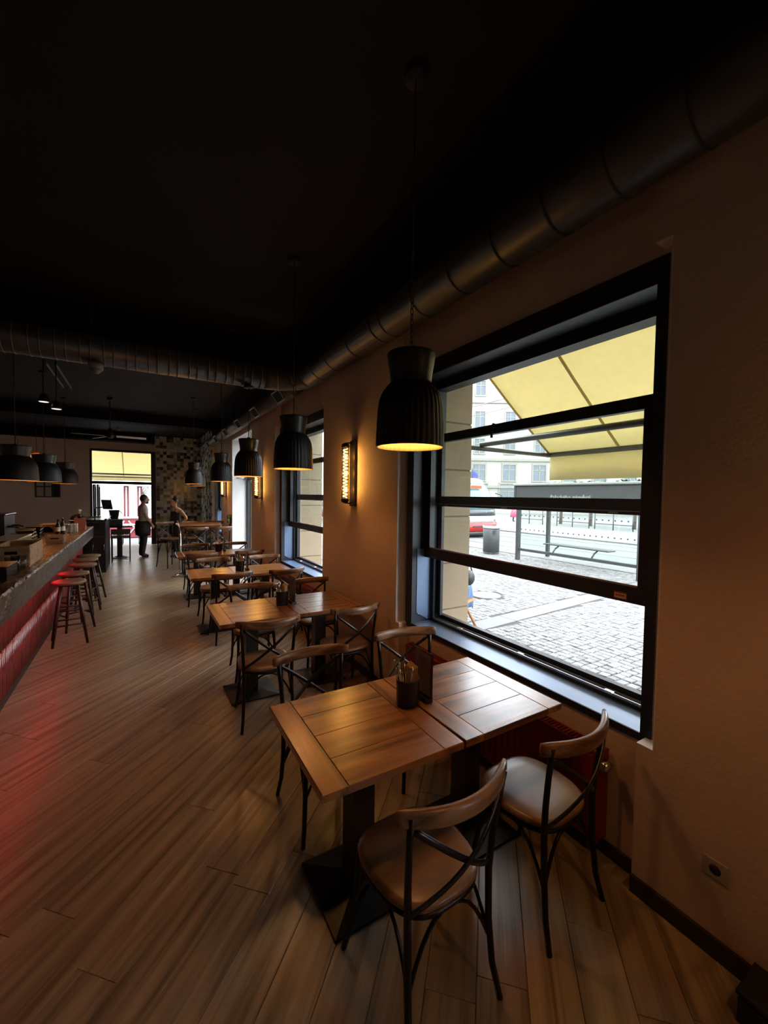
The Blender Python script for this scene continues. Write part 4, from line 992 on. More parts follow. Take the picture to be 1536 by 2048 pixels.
for sy in (-0.18, 0.18): MB().box(-0.19, 0.19, sy-0.008, sy+0.008, 0.06, 0.08).build('foot_rail', 'steel', t)
for sx in (-0.2, 0.2): MB().box(sx-0.008, sx+0.008, -0.17, 0.17, 0.06, 0.08).build('foot_rail', 'steel', t)
t = empty('black_basket', (-0.55, 13.45, 0.9005), label='black storage box on the pedestal table', cat='box')
MB().box(-0.17, 0.17, -0.14, 0.14, 0, 0.16, ch=0.008).build('box', 'matte_black', t); MB().box(-0.18, 0.18, -0.15, 0.15, 0.1605, 0.178, ch=0.004).build('lid', 'shelter_light', t)
t = empty('ice_bucket', (-0.57, 13.45, 1.08), label='black bucket standing on the storage box', cat='bucket')
MB().lathe([(0.09, 0), (0.12, 0.22), (0.13, 0.225), (0.13, 0.24), (0.115, 0.24), (0.085, 0.01), (0, 0.01)], 20).build('bucket', 'matte_black', t); MB().tube([(0.12, 0, 0.2), (0.16, 0, 0.19), (0.17, 0, 0.15)], 0.008, 6).build('handle', 'gasket', t)

# ------------------------------------------------------------------ far wall things
t = empty('wall_mirror', (-2.44, YF, 1.96), label='black framed mirror divided into panes on the far wall', cat='mirror')
for xx in (-0.30, -0.09, 0.10, 0.285): MB().box(xx-0.018, xx+0.018, -0.035, 0, -0.34, 0.34, ch=0.003).build('mullion', 'matte_black', t)
for zz in (-0.325, 0.0, 0.325): MB().box(-0.318, 0.303, -0.03, -0.001, zz-0.016, zz+0.016, ch=0.003).build('glazing_bar', 'matte_black', t)
for i in range(3):
    for j in range(2): MB().box((-0.282, -0.072, 0.118)[i], (-0.108, 0.082, 0.267)[i], -0.012, -0.006, -0.309+j*0.325, -0.016+j*0.325).build('pane', 'mirror_pane' if i < 2 else 'gloss_black', t)
t = empty('fabric_lantern', (-2.30, 14.1, 2.34), label='glowing orange lantern hanging behind the bar lamps', cat='lamp')
MB().lathe([(0.10, 0.0), (0.15, 0.10), (0.20, 0.22), (0.22, 0.30), (0.14, 0.42), (0.08, 0.46)], 20).build('shade', 'shade_orange_lit', t); MB().tube([(0, 0, 0.46), (0, 0, CEIL-2.34)], 0.005, 6).build('cord', 'cable', t); MB().lathe([(0.05, 0.46), (0.05, 0.5)], 12).build('top_ring', 'orange_shade', t)

# ------------------------------------------------------------------ ceiling things
t = empty('ceiling_fan', (-0.50, 10.5, 2.99), label='ceiling fan with pale blades over the aisle', cat='fan')
MB().tube([(0, 0, 0.1), (0, 0, CEIL-2.99-0.03)], 0.012, 8).build('down_rod', 'gasket', t); MB().lathe([(0.02, 0.17), (0.05, 0.12), (0.075, 0.03), (0.078, 0.0), (0.05, -0.03), (0, -0.034)], 20).build('motor', 'matte_black', t)
MB().lathe([(0.05, CEIL-2.99-0.06), (0.06, CEIL-2.99-0.001)], 16).build('canopy', 'matte_black', t)
for a in (R(-2), R(118), R(190)):
    bl = MB(); vs = []; fs = []
    for k in range(7):
        u = k/6; xx = 0.11+0.55*u; wd = 0.05+0.018*u if u < 0.95 else 0.05; z = 0.006*(1-u)
        vs += [(xx, -wd, z+0.012), (xx, wd, z-0.012), (xx, wd, z-0.006), (xx, -wd, z+0.018)]
    for k in range(6):
        for i in range(4): fs.append((k*4+i, k*4+(i+1) % 4, k*4+4+(i+1) % 4, k*4+4+i))
    fs += [(3, 2, 1, 0), (24, 25, 26, 27)]; bl.add(vs, fs); bb = bl.build('blade', 'white_paint', t, (0, 0, 0), a); MB().box(0.06, 0.14, -0.012, 0.012, 0.012, 0.022).build('blade_iron', 'gasket', bb)
for k, (x, y, lb) in enumerate(((-1.21, 8.0, 'small black ceiling spotlight, upper one of two above the bar'), (-1.06, 8.0, 'small black ceiling spotlight, lower one of two above the bar'))):
    z = (3.16, 3.07)[k]; t = empty('spotlight', (x, y, z), label=lb, cat='spotlight', group='small spotlights above the bar')
    MB().tube([(0, 0, 0.10), (0, 0, CEIL-z)], 0.009, 6).build('stem', 'gasket', t); MB().lathe([(0.07, 0), (0.07, 0.02), (0.045, 0.10), (0.02, 0.12)], 18).build('body', 'matte_black', t); MB().lathe([(0.06, -0.003), (0.06, -0.0005)], 18).build('lens', 'spot_lens', t)
t = empty('light_track', (-1.2, 9.05, CEIL), label='pair of thin parallel rails fixed to the dark ceiling', cat='track')
for q in (0.0, 0.12): MB().box(q-0.008, q+0.008, -0.85, 0.85, -0.03, 0, ch=0.002).build('rail', 'duct_grille', t)
for k, (x, y, z, lb) in enumerate(((-0.36, 5.13, 3.085, 'round smoke detector under the cross duct'), (-0.50, 15.3, CEIL, 'round smoke detector on the ceiling behind the fan'))):
    t = empty('smoke_detector', (x, y, z), label=lb, cat='detector', group='smoke detectors')
    MB().lathe([(0.0, -0.07), (0.03, -0.065), (0.05, -0.04), (0.055, -0.03)], 18).build('sensor', 'detector', t); MB().lathe([(0.065, -0.03), (0.068, 0.0), (0.068, 0.035 if k == 0 else 0.0)], 18).build('base', 'detector', t)

# ================================================================== PEOPLE
def skin_body(name, V, E, rad, mats, region, parent, root=0, extra=None):
    me = bpy.data.meshes.new(name); me.from_pydata(V, E, []); o = bpy.data.objects.new(name, me); COL.objects.link(o)
    md = o.modifiers.new('skin', 'SKIN'); md.use_smooth_shade = True; ss = o.modifiers.new('sub', 'SUBSURF'); ss.levels = 2
    for i, sv in enumerate(me.skin_vertices[0].data):
        r_ = rad[i]; sv.radius = r_ if isinstance(r_, tuple) else (r_, r_); sv.use_root = (i == root)
    bpy.context.view_layer.update()
    m2 = bpy.data.meshes.new_from_object(o.evaluated_get(bpy.context.evaluated_depsgraph_get())); bpy.data.objects.remove(o)
    if extra:
        b = bmesh.new(); b.from_mesh(m2); ex = extra.mesh('x', mats[0]); b.from_mesh(ex); b.to_mesh(m2); b.free()
    m2.materials.clear()
    for mm in mats: m2.materials.append(MATS[mm])
    for p in m2.polygons: p.material_index = region(p.center); p.use_smooth = True
    o = bpy.data.objects.new(name, m2); COL.objects.link(o); o.parent = parent
    return o
def figure(armL, armR, lean=0.0, S=1.0, headturn=0.0, stride=0.0, bulk=1.0):
    """standing adult 1.75 m facing +y; arms are (elbow, wrist) points"""
    V = []; E = []; Rd = []
    def v(p, r, par=None):
        V.append((p[0]*S, (p[1]+lean*max(0, p[2]-0.95))*S, p[2]*S)); Rd.append(tuple(q*S for q in r) if isinstance(r, tuple) else r*S)
        if par is not None: E.append((par, len(V)-1))
        return len(V)-1
    pel = v((0, 0, 0.96), (0.165*bulk, 0.125*bulk)); wa = v((0, 0.01, 1.10), (0.145*bulk, 0.115*bulk), pel); ch = v((0, 0.0, 1.28), (0.165*bulk, 0.120*bulk), wa); up = v((0, -0.01, 1.40), (0.13*bulk, 0.095*bulk), ch); nk = v((0, 0.0, 1.50), 0.052, up); hb = v((0, 0.02, 1.56), 0.06, nk)
    for s, arm in ((-1, armL), (1, armR)):
        sh = v((s*0.18, -0.01, 1.42), 0.066*bulk, up); (el, wr) = arm
        e = v((s*el[0], el[1], el[2]), 0.048*bulk, sh); w_ = v((s*wr[0], wr[1], wr[2]), 0.031, e)
        d = (Vector((s*wr[0], wr[1], wr[2]))-Vector((s*el[0], el[1], el[2]))).normalized(); pm = Vector((s*wr[0], wr[1], wr[2]))+d*0.06; pa = v(pm, (0.018, 0.036), w_)
        side = d.cross(Vector((s, 0.0, 0))).normalized()
        if side.length < 0.1: side = Vector((0, 1, 0))
        for k in range(4):
            b0 = pm+side*(0.026-0.0175*k)+d*0.035; f1 = v(b0, 0.0095, pa); cur = d*0.9+Vector((-s*0.35, 0, 0)); v(b0+cur.normalized()*(0.045, 0.055, 0.052, 0.04)[k], 0.008, f1)
        th = v(pm+side*0.045-d*0.01, 0.010, pa); v(pm+side*0.062+d*0.03, 0.009, th)
        hp = v((s*0.095, 0.0, 0.90), (0.105*bulk, 0.112*bulk), pel); kn = v((s*(0.10), 0.02+s*stride*0.5, 0.50), (0.075*bulk, 0.080*bulk), hp); an = v((s*0.105, -0.03+s*stride, 0.10), 0.056*bulk, kn); he = v((s*0.105, -0.04+s*stride, 0.05), 0.045, an); v((s*0.12, 0.13+s*stride, 0.032), (0.042, 0.03), he)
    hd = MB(); hc = Vector((0, 0.03+lean*0.68, 1.645))*S; hd.sphere(hc, 0.115*S, 16, sc=(0.80, 0.93, 1.05)); hd.sphere(hc+Vector((0, 0.045, -0.075))*S, 0.055*S, 10, sc=(0.9, 0.9, 0.8))
    hd.sphere(hc+Vector((0, 0.112, -0.018))*S, 0.018*S, 8, sc=(0.8, 1.2, 1.5))
    for s in (-1, 1): hd.sphere(hc+Vector((s*0.092, -0.005, -0.01))*S, 0.024*S, 8, sc=(0.35, 0.8, 1.3)); hd.sphere(hc+Vector((s*0.035, 0.094, 0.012))*S, 0.013*S, 6, sc=(1.3, 0.5, 0.8))
    hd.sphere(hc+Vector((0, 0.095, -0.06))*S, 0.022*S, 8, sc=(1.3, 0.5, 0.4))
    return V, E, Rd, hd, hc
def apron(name, prof, mat, parent, a0, a1, n=20):
    """open wrap: prof = (z, rx, ry); angles measured from +y"""
    mb = MB(); vs = []; fs = []; K = len(prof)
    for (z, rx, ry) in prof:
        for i in range(n+1): a = a0+(a1-a0)*i/n; f = 1+0.02*math.sin(i*2.2+z*9); vs.append((rx*f*math.sin(a), ry*f*math.cos(a), z))
    for k in range(K-1):
        for i in range(n): fs.append((k*(n+1)+i, k*(n+1)+i+1, (k+1)*(n+1)+i+1, (k+1)*(n+1)+i))
    mb.add(vs, fs, 0, True); o = mb.build(name, mat, parent); md = o.modifiers.new('thick', 'SOLIDIFY'); md.thickness = 0.008; md.offset = 1
    return o
# man facing the window wall
man = empty('person', (0.10, 13.45, 0), R(-78), 'person in a grey T-shirt and dark waist apron standing in the far doorway', 'person')
V, E, Rd, hd, hc = figure(((0.235, 0.02, 1.16), (0.20, 0.16, 0.97)), ((0.235, 0.03, 1.16), (0.21, 0.17, 0.95)), lean=0.03, S=0.985, bulk=1.1)
def reg_man(c):
    if c.z > 1.47: return 0
    if c.z > 0.93:
        if abs(c.x) > 0.185 and c.z < 1.25: return 0
        return 1
    if abs(c.x) > 0.17 and c.z > 0.70 and c.y > 0.08: return 0
    return 3 if c.z < 0.11 else 2
body = skin_body('body', V, E, Rd, ['skin', 'shirt_grey', 'trousers_black', 'shoe_black'], reg_man, man, extra=hd)
h = MB(); h.sphere(hc+Vector((0, -0.012, 0.022)), 0.116, 14, sc=(0.84, 0.92, 0.98)); b_ = h
vv = []
o = MB().sphere(hc+Vector((0, -0.018, 0.026)), 0.113, 16, sc=(0.86, 0.93, 1.0)).build('hair', 'hair_dark', man)
MB().sphere(hc+Vector((0, 0.055, -0.085)), 0.058, 12, sc=(0.98, 0.85, 0.72)).build('beard', 'hair_dark', man)
apron('waist_apron', [(1.02, 0.195, 0.165), (0.92, 0.21, 0.185), (0.75, 0.215, 0.19), (0.60, 0.21, 0.18)], 'apron_black', man, R(-150), R(150))
MB().box(-0.03, 0.05, -0.20, -0.15, 0.80, 0.98, ch=0.012).build('belt_pouch', 'apron_black', man, rz=R(20))
# woman with one hand on the hip
wom = empty('person', (0.92, 12.9, 0), R(118), 'person in a white top and black bib apron with a hand on the hip', 'person')
V, E, Rd, hd, hc = figure(((0.40, -0.08, 1.18), (0.22, 0.04, 1.02)), ((0.235, 0.05, 1.16), (0.19, 0.17, 0.98)), lean=0.06, S=0.945)
def reg_wom(c):
    if c.z > 1.395: return 0
    if abs(c.x) > 0.205 and c.z > 0.7: return 0
    if c.z > 0.90: return 1
    if abs(c.x) > 0.16 and c.z > 0.70 and c.y > 0.09: return 0
    return 3 if c.z < 0.10 else 2
skin_body('body', V, E, Rd, ['skin_tan', 'shirt_white', 'trousers_black', 'shoe_black'], reg_wom, wom, extra=hd)
hh = MB(); hh.sphere(hc+Vector((0, -0.022, 0.026)), 0.112, 16, sc=(0.87, 0.94, 1.0)); hh.sphere(hc+Vector((0, -0.03, 0.135)), 0.048, 10); hh.build('hair', 'hair_dark', wom)
apron('bib_apron', [(1.30, 0.135, 0.145), (1.15, 0.165, 0.155), (1.02, 0.18, 0.165), (0.88, 0.195, 0.18), (0.62, 0.20, 0.18)], 'apron_black', wom, R(-95), R(95))
for s in (-1, 1): MB().ribbon([(s*0.085, 0.115, 1.29), (s*0.085, 0.085, 1.37), (s*0.055, 0.0, 1.43), (s*0.03, -0.07, 1.40)], [(0, 1, 0), (0, 1, 0.3), (0, 0.3, 1), (0, -1, 0.5)], 0.022, 0.006).build('apron_strap', 'apron_black', wom)
# ================================================================== STREET
gmb = MB().box(2.79, 90, -45, 90, GZ-0.4, GZ-0.035); gmb.box(-25, 2.79, YF+0.3, 90, GZ-0.4, GZ-0.03); gmb.box(-25, 2.79, -45, -4.7, GZ-0.4, GZ-0.03)
ground = gmb.build('ground_street', 'far_paving'); tag(ground, kind='structure')
# sidewalk of small granite setts
SX0, SX1, SY0, SY1 = 2.81, 11.3, 0.2, 15.0
walk = MB().box(2.80, 11.45, -25, 90, GZ-0.0345, GZ-0.014).build('sidewalk', 'mortar'); tag(walk, kind='structure')
MB().box(11.30, 11.46, -25, 90, GZ-0.2, GZ+0.004, ch=0.004).build('kerb', 'kerb_stone', walk)
MB().box(2.81, 11.29, 15.01, 80, GZ-0.02, GZ-0.002).build('far_setts', 'cobble', walk); MB().box(2.81, 11.29, -20, 0.19, GZ-0.02, GZ-0.002).build('near_setts', 'cobble', walk)
STRIP = ((4.2, 4.58), (10.9, 5.15))
sa, sb = Vector(STRIP[0]), Vector(STRIP[1]); sd = (sb-sa).normalized(); sn = Vector((-sd.y, sd.x))
for k in range(7):
    L = (sb-sa).length/7; p = sa+sd*L*(k+0.5); MB().box(-L/2+0.004, L/2-0.004, -0.17, 0.17, -0.02, 0.0015, ch=0.003).build('paving_slab', 'granite', walk, (p.x, p.y, GZ), math.atan2(sd.y, sd.x))
MB().lathe([(0.30, -0.02), (0.30, 0.002), (0.27, 0.004), (0.0, 0.004)], 28).build('manhole_cover', 'kerb_stone', walk, (6.0, 6.0, GZ))
rr = random.Random(21); near = []; far = MB(); cs = 0.108
def sett(mb, x, y, s, h, a, m):
    c, n_ = math.cos(a), math.sin(a); b = s*0.5; t = b*0.86; vs = []
    for (q, z) in ((b, -0.02), (b, h-0.008), (t, h)):
        for (i, j) in ((-1, -1), (1, -1), (1, 1), (-1, 1)):
            px, py = i*q+rr.uniform(-.004, .004), j*q+rr.uniform(-.004, .004); vs.append((x+px*c-py*n_, y+px*n_+py*c, z))
    fs = [(8, 9, 10, 11)]+[(L*4+i, L*4+(i+1) % 4, L*4+4+(i+1) % 4, L*4+4+i) for L in (0, 1) for i in range(4)]
    mb.add(vs, fs, m)
cand = []
ny = int((SY1-SY0)/cs); nx = int((SX1-SX0)/cs)
for i in range(nx):
    for j in range(ny):
        x = SX0+(i+0.5)*cs; y = SY0+(j+0.5)*cs+0.03*math.sin(x*2.1)
        d = Vector((x, y))-sa; u = d.dot(sd); v_ = abs(d.dot(sn))
        if v_ < 0.225 and -0.05 < u < (sb-sa).length+0.05: continue
        if (x-6.0)**2+(y-6.0)**2 < 0.36**2: continue
        cand.append((x+rr.uniform(-.006, .006), y+rr.uniform(-.006, .006), rr.uniform(-.12, .12)))
cand.sort(key=lambda c: (c[0]-3.75)**2+(c[1]-2.7)**2)
variants = []
for k in range(6):
    mb = MB(); sett(mb, 0, 0, cs*0.93, 0.0, 0, 0); variants.append(mb.mesh('sett', 'cobble' if k % 3 else 'cobble_grey'))
for k, (x, y, a) in enumerate(cand):
    if k < 300: inst('sett', variants[rr.randrange(6)], walk, (x, y, GZ+rr.uniform(-.005, .003)), a)
    else: sett(far, x, y, cs*0.93, rr.uniform(-.006, .003), a, 0 if rr.random() < 0.66 else 1)
o = far.build('sett_field', ['cobble', 'cobble_grey'], walk, (0, 0, GZ)); tag(o, kind='stuff')
# road with tram rails and far kerb
road = MB().box(11.46, 18.5, -25, 90, GZ-0.2, GZ-0.03).build('road', 'asphalt'); tag(road, kind='structure')
for x in (12.9, 14.335, 16.0, 17.435): MB().box(x-0.035, x+0.035, -25, 90, GZ-0.031, GZ-0.024).build('tram_rail', 'rail_steel', road)
fw = MB().box(18.66, 60, -25, 90, GZ-0.2, GZ+0.02).build('far_pavement', 'far_paving'); tag(fw, kind='structure')
for k in range(24): MB().box(18.5, 18.655, 2+k*1.5+0.006, 2+(k+1)*1.5-0.006, GZ-0.2, GZ+0.03, ch=0.01).build('kerb_stone', 'kerb_stone', fw)

# ------------------------------------------------------------------ awnings
def awning(a0, a1, xw, zw, xf, zf, val, label, seams, yaxis=True, name='awning'):
    """a0..a1 along the wall, from (xw, zw) at the wall to (xf, zf) at the front bar"""
    def P(s, x, z): return (x, s, z) if yaxis else (s, x, z)
    t = empty(name, P((a0+a1)/2, xw, zw), label=label, cat='awning', group='yellow street awnings'); ox, oy, oz = t.location
    def L(s, x, z): p = P(s, x, z); return (p[0]-ox, p[1]-oy, p[2]-oz)
    n = 16; m = 6; vs = []; fs = []
    for j in range(m+1):
        for i in range(n+1):
            s = a0+(a1-a0)*i/n; u = j/m; vs.append(L(s, xw+(xf-xw)*u, zw+(zf-zw)*u-0.03*math.sin(PI*u)))
    for j in range(m):
        for i in range(n): fs.append((j*(n+1)+i, j*(n+1)+i+1, (j+1)*(n+1)+i+1, (j+1)*(n+1)+i))
    c = MB().add(vs, fs, 0, True).build('canopy', 'awning_yellow', t); sdm = c.modifiers.new('thick', 'SOLIDIFY'); sdm.thickness = 0.004
    vs = []; fs = []
    for j in range(3):
        for i in range(n+1): s = a0+(a1-a0)*i/n; vs.append(L(s, xf+0.02+0.008*math.sin(i*1.3), zf-0.02-val*j/2))
    for j in range(2):
        for i in range(n): fs.append((j*(n+1)+i, j*(n+1)+i+1, (j+1)*(n+1)+i+1, (j+1)*(n+1)+i))
    c = MB().add(vs, fs, 0, True).build('valance', 'awning_yellow', t); sdm = c.modifiers.new('thick', 'SOLIDIFY'); sdm.thickness = 0.004
    for s in seams:
        ps = [L(s, xw+(xf-xw)*u, zw+(zf-zw)*u-0.03*math.sin(PI*u)-0.006) for u in [k/6 for k in range(7)]]
        MB().ribbon(ps, [(0, 0, 1)]*7, 0.03, 0.004).build('seam', 'awning_seam', t)
    MB().tube([L(a0-0.02, xf, zf), L(a1+0.02, xf, zf)], 0.036, 8).build('front_bar', 'awning_metal', t)
    MB().tube([L(a0, xw, zw), L(a1, xw, zw)], 0.05, 10).build('roller', 'awning_metal', t)
    for (s, dr) in ((a0, 1), (a1, -1)):
        MB().tube([L(s+dr*0.02, xw+0.02, zf-0.005), L(s+dr*0.02, xf-0.02, zf-0.01)], 0.026, 8).build('arm', 'awning_metal', t)
        MB().box(-0.02, 0.04, -0.05, 0.05, -0.10, 0.10, ch=0.01).build('bracket', 'awning_metal', t, L(s+dr*0.02, xw+0.0, zf-0.005), 0 if yaxis else PI/2)
    MB().tube([L(a0+0.03, xw+(xf-xw)*0.27, zf+0.035), L(a1-0.03, xw+(xf-xw)*0.27, zf+0.035)], 0.030, 8).build('torsion_bar', 'awning_metal', t)
    return t
awning(0.25, 3.42, 2.83, 3.60, 4.45, 2.365, 0.30, 'pale yellow fabric awning outside the nearest window', (2.52, 1.4, 3.40))
awning(-2.3, 1.4, YF+0.35, 3.45, YF+2.6, 2.42, 0.14, 'pale yellow fabric awning seen through the far doorway', (-0.48,), False)

# ------------------------------------------------------------------ bus shelter
sh = empty('bus_shelter', (10.35, 7.15, GZ), label='dark grey tram stop shelter with glass walls and a name panel', cat='shelter')
for yy in (1.85, -1.86): MB().box(-0.06, 0.06, yy-0.05, yy+0.05, 0, 2.0, ch=0.008).build('post', 'shelter_grey', sh)
for yy in (1.85, -1.86): MB().box(1.4, 1.5, yy-0.05, yy+0.05, 0, 2.0, ch=0.008).build('post', 'shelter_grey', sh)
fa = MB().box(-0.09, -0.02, -1.92, 1.90, 1.93, 2.33, ch=0.01).build('name_panel', 'shelter_grey', sh)
MB().box(-0.16, 1.62, -2.0, 1.98, 2.335, 2.40, ch=0.015).build('roof', 'shelter_light', sh)
for yy in (-1.99, 1.91): MB().box(-0.10, 1.5, yy, yy+0.07, 1.95, 2.334, ch=0.01).build('roof_end', 'shelter_grey', sh)
tm = text_mesh('Palackého náměstí', 0.165); tm.materials.clear(); tm.materials.append(MATS['letter_white'])
to = bpy.data.objects.new('lettering', tm); COL.objects.link(to); to.parent = fa; to.location = (-0.093, 0.02, 1.945); to.rotation_euler = (PI/2, 0, -PI/2)
MB().box(-0.03, 0.03, -1.80, 1.79, 0.30, 0.38, ch=0.005).build('bottom_rail', 'shelter_grey', sh); MB().box(-0.03, 0.03, -1.80, 1.79, 1.88, 1.925).build('top_rail', 'shelter_grey', sh)
for k in range(3):
    y0 = -1.80+k*1.197; MB().box(-0.006, 0.006, y0+0.01, y0+1.187, 0.382, 1.878).build('pane', 'shelter_glass', sh)
dm = MB().lathe([(0.022, -0.001), (0.022, 0.001)], 8).mesh('safety_dot', 'tram_black')
for z in (0.98, 1.42):
    for k in range(22):
        o = inst('safety_dot', dm, sh, (-0.0085, -1.72+k*0.164, z)); o.rotation_euler = (0, PI/2, 0)
for yy in (-0.6, 0.6): MB().tube([(0.03, yy, 0.36), (0.15, yy, 0.48), (0.30, yy, 0.55)], 0.022, 8).build('bench_bracket', 'shelter_grey', sh)
for k in range(4): MB().box(0.12+k*0.09, 0.20+k*0.09, -1.0, 1.0, 0.572, 0.60, ch=0.004).build('bench_slat', 'shelter_grey', sh)
bn = empty('litter_bin', (10.65, 10.45, GZ), label='round grey litter bin standing left of the shelter', cat='bin')
MB().lathe([(0.27, 0.0), (0.27, 0.06), (0.28, 0.065), (0.285, 0.86), (0.27, 0.875)], 28).build('body', 'bin_grey', bn); MB().lathe([(0.29, 0.876), (0.30, 0.90), (0.24, 0.95), (0.0, 0.96)], 28).build('lid', 'shelter_light', bn)
MB().box(-0.2, -0.1, -0.29, -0.27, 0.70, 0.82).build('slot', 'tram_black', bn); MB().lathe([(0.275, 0.0), (0.275, 0.05)], 28).build('plinth', 'tram_black', bn)

# ------------------------------------------------------------------ tram
tr = empty('tram', (14.6, 14.9, GZ-0.02), label='red and white tram with a rounded windscreen approaching on the rails', cat='tram')
def tram_loft(secs, name, mat, parent):
    """secs: (z, half width, nose y); body from nose to y = 18"""
    mb = MB(); n = 10; vs = []; fs = []
    for (z, hw, ny) in secs:
        ring = []
        for i in range(n+1):
            a = -PI/2+PI*i/n; ring.append((hw*math.copysign(abs(math.sin(a))**0.6, math.sin(a)), ny+0.55*(1-abs(math.cos(a))**0.6), z))
        vs += [(-hw, 18, z)]+ring+[(hw, 18, z)]
    m = n+3
    for k in range(len(secs)-1):
        for i in range(m): fs.append((k*m+i, k*m+(i+1) % m, (k+1)*m+(i+1) % m, (k+1)*m+i))
    fs += [tuple(reversed(range(m))), tuple(range((len(secs)-1)*m, len(secs)*m))]
    mb.add(vs, fs, 0, True); return mb.build(name, mat, parent)
tram_loft([(0.12, 1.15, 0.06), (0.30, 1.2, 0.02)], 'skirt', 'tram_black', tr)
tram_loft([(0.30, 1.22, 0.0), (0.72, 1.23, -0.02)], 'lower_body', 'tram_red', tr)
tram_loft([(0.72, 1.22, 0.0), (0.98, 1.21, 0.02)], 'bumper_band', 'tram_white', tr)
tram_loft([(0.98, 1.20, 0.02), (1.05, 1.19, 0.03)], 'white_band', 'letter_white', tr)
tram_loft([(1.05, 1.17, 0.04), (1.36, 1.15, 0.08)], 'dark_band', 'tram_black', tr)
tram_loft([(1.36, 1.15, 0.08), (1.9, 1.08, 0.20), (2.35, 0.96, 0.38), (2.62, 0.85, 0.55)], 'windscreen', 'tram_glass', tr)
tram_loft([(2.62, 0.85, 0.55), (2.85, 0.78, 0.7), (2.95, 0.7, 0.95)], 'roof', 'tram_white', tr)
MB().box(-0.55, 0.15, 0.30, 0.34, 2.40, 2.56, ch=0.01).build('destination_sign', 'led_orange', tr)
tm = text_mesh('9215', 0.22); tm.materials.clear(); tm.materials.append(MATS['letter_white']); to = bpy.data.objects.new('number', tm); COL.objects.link(to); to.parent = tr; to.location = (0.45, 0.12, 1.12); to.rotation_euler = (PI/2, 0, R(14))
for sx in (-0.8, 0.8): MB().sphere((sx, 0.10, 0.84), 0.09, 10, sc=(1.6, 0.5, 0.8)).build('headlamp', 'tram_black', tr)
MB().sphere((0.0, -0.02, 0.55), 0.06, 10).build('emblem', 'letter_white', tr); MB().box(-0.65, 0.75, -0.035, -0.012, 0.50, 0.58).build('coupler_slot', 'tram_black', tr)
for sx in (-1, 1): MB().tube([(sx*1.1, 0.3, 2.2), (sx*1.35, 0.1, 2.1), (sx*1.35, 0.1, 1.8)], 0.03, 6).build('mirror_arm', 'tram_black', tr)

# ------------------------------------------------------------------ buildings across the street
def block(origin, ang, W, floors, label, mats, depth=10, cols=9, pitch=4.4, x_off=2.0):
    """facade along local x, facing local -y; floors = list of (z_center, win_w, win_h)"""
    t = empty('apartment_building', origin, ang, label, 'building', 'buildings across the street')
    H = floors[-1][0]+floors[-1][2]/2+1.6
    MB().box(0, W, 0, depth, 0, H).build('wall', mats[0], t)
    MB().box(-0.4, W+0.4, -0.5, depth, H, H+0.5).build('cornice', 'trim_stone', t)
    r_ = MB().add([(-0.5, -0.6, H+0.5), (W+0.5, -0.6, H+0.5), (W+0.5, depth, H+0.5), (-0.5, depth, H+0.5), (2, depth*0.5, H+4), (W-2, depth*0.5, H+4)], [(0, 1, 5, 4), (1, 2, 5), (2, 3, 4, 5), (3, 0, 4), (3, 2, 1, 0)]).build('roof', 'roof_red', t)
    cache = {}
    for fi, (z, ww, wh, led_) in enumerate(floors):
        if led_: MB().box(-0.1, W+0.1, -0.22, -0.001, z-wh/2-0.95, z-wh/2-0.65).build('ledge', 'trim_stone', t)
        key = (ww, wh)
        if key not in cache:
            fm = MB(); fm.box(-ww/2-0.16, ww/2+0.16, -0.12, -0.002, -wh/2-0.16, -wh/2); fm.box(-ww/2-0.16, ww/2+0.16, -0.12, -0.002, wh/2, wh/2+0.2); fm.box(-ww/2-0.16, -ww/2, -0.12, -0.002, -wh/2, wh/2); fm.box(ww/2, ww/2+0.16, -0.12, -0.002, -wh/2, wh/2)
            fm.box(-0.05, 0.05, -0.08, -0.002, -wh/2, wh/2); fm.box(-ww/2, ww/2, -0.08, -0.002, wh*0.15, wh*0.15+0.08)
            pm = MB().box(-ww/2, ww/2, -0.03, -0.002, -wh/2, wh/2)
            cache[key] = (fm.mesh('window', 'trim_stone'), pm.mesh('pane', 'window_dark'))
        for c in range(cols):
            f = inst('window', cache[key][0], t, (x_off+c*pitch, 0, z)); inst('pane', cache[key][1], f)
    return t
block((31.0, 40.5, GZ), R(-31), 36, [(2.3, 2.2, 2.6, False), (5.0, 1.5, 1.9, True), (8.2, 1.15, 1.7, True), (11.4, 1.15, 1.9, False), (15.2, 1.1, 1.7, True)], 'pale ornate apartment building with rows of framed windows beyond the tram', ['stucco_white'], cols=9, pitch=3.7)
block((66, -40, GZ), R(90), 50, [(2.5, 2.2, 2.6, False), (6.2, 1.3, 2.1, True), (10.0, 1.3, 2.1, True), (13.6, 1.3, 1.9, False)], 'wide pale apartment building facing the shelter across the street', ['stucco_pink'], cols=10, pitch=4.2)
block((-32, 40, GZ), 0, 44, [(2.5, 2.2, 2.6, False), (6.2, 1.3, 2.1, True), (10.0, 1.3, 2.1, True)], 'pale building across the square behind the far doorway', ['stucco_white'], cols=10, pitch=4.2)
# flag on a pole
fl = empty('flag', (24.0, 26.0, GZ), label='dark blue flag drooping from a slanted pole on the far pavement', cat='flag')
MB().tube([(0, 0, 0), (0, 0, 4.0), (0.3, 0, 4.6)], 0.05, 8).build('pole', 'shelter_grey', fl)
mb = MB(); vs = []; fs = []
for i in range(7):
    for j in range(5): vs.append((0.15+i*0.11, 0.08*math.sin(i*1.3+j*0.5), 4.3-j*0.22-i*0.09))
for i in range(6):
    for j in range(4): fs.append((i*5+j, i*5+j+1, (i+1)*5+j+1, (i+1)*5+j))
mb.add(vs, fs, 0, True); o = mb.build('cloth', 'flag_blue', fl); sdm = o.modifiers.new('thick', 'SOLIDIFY'); sdm.thickness = 0.01
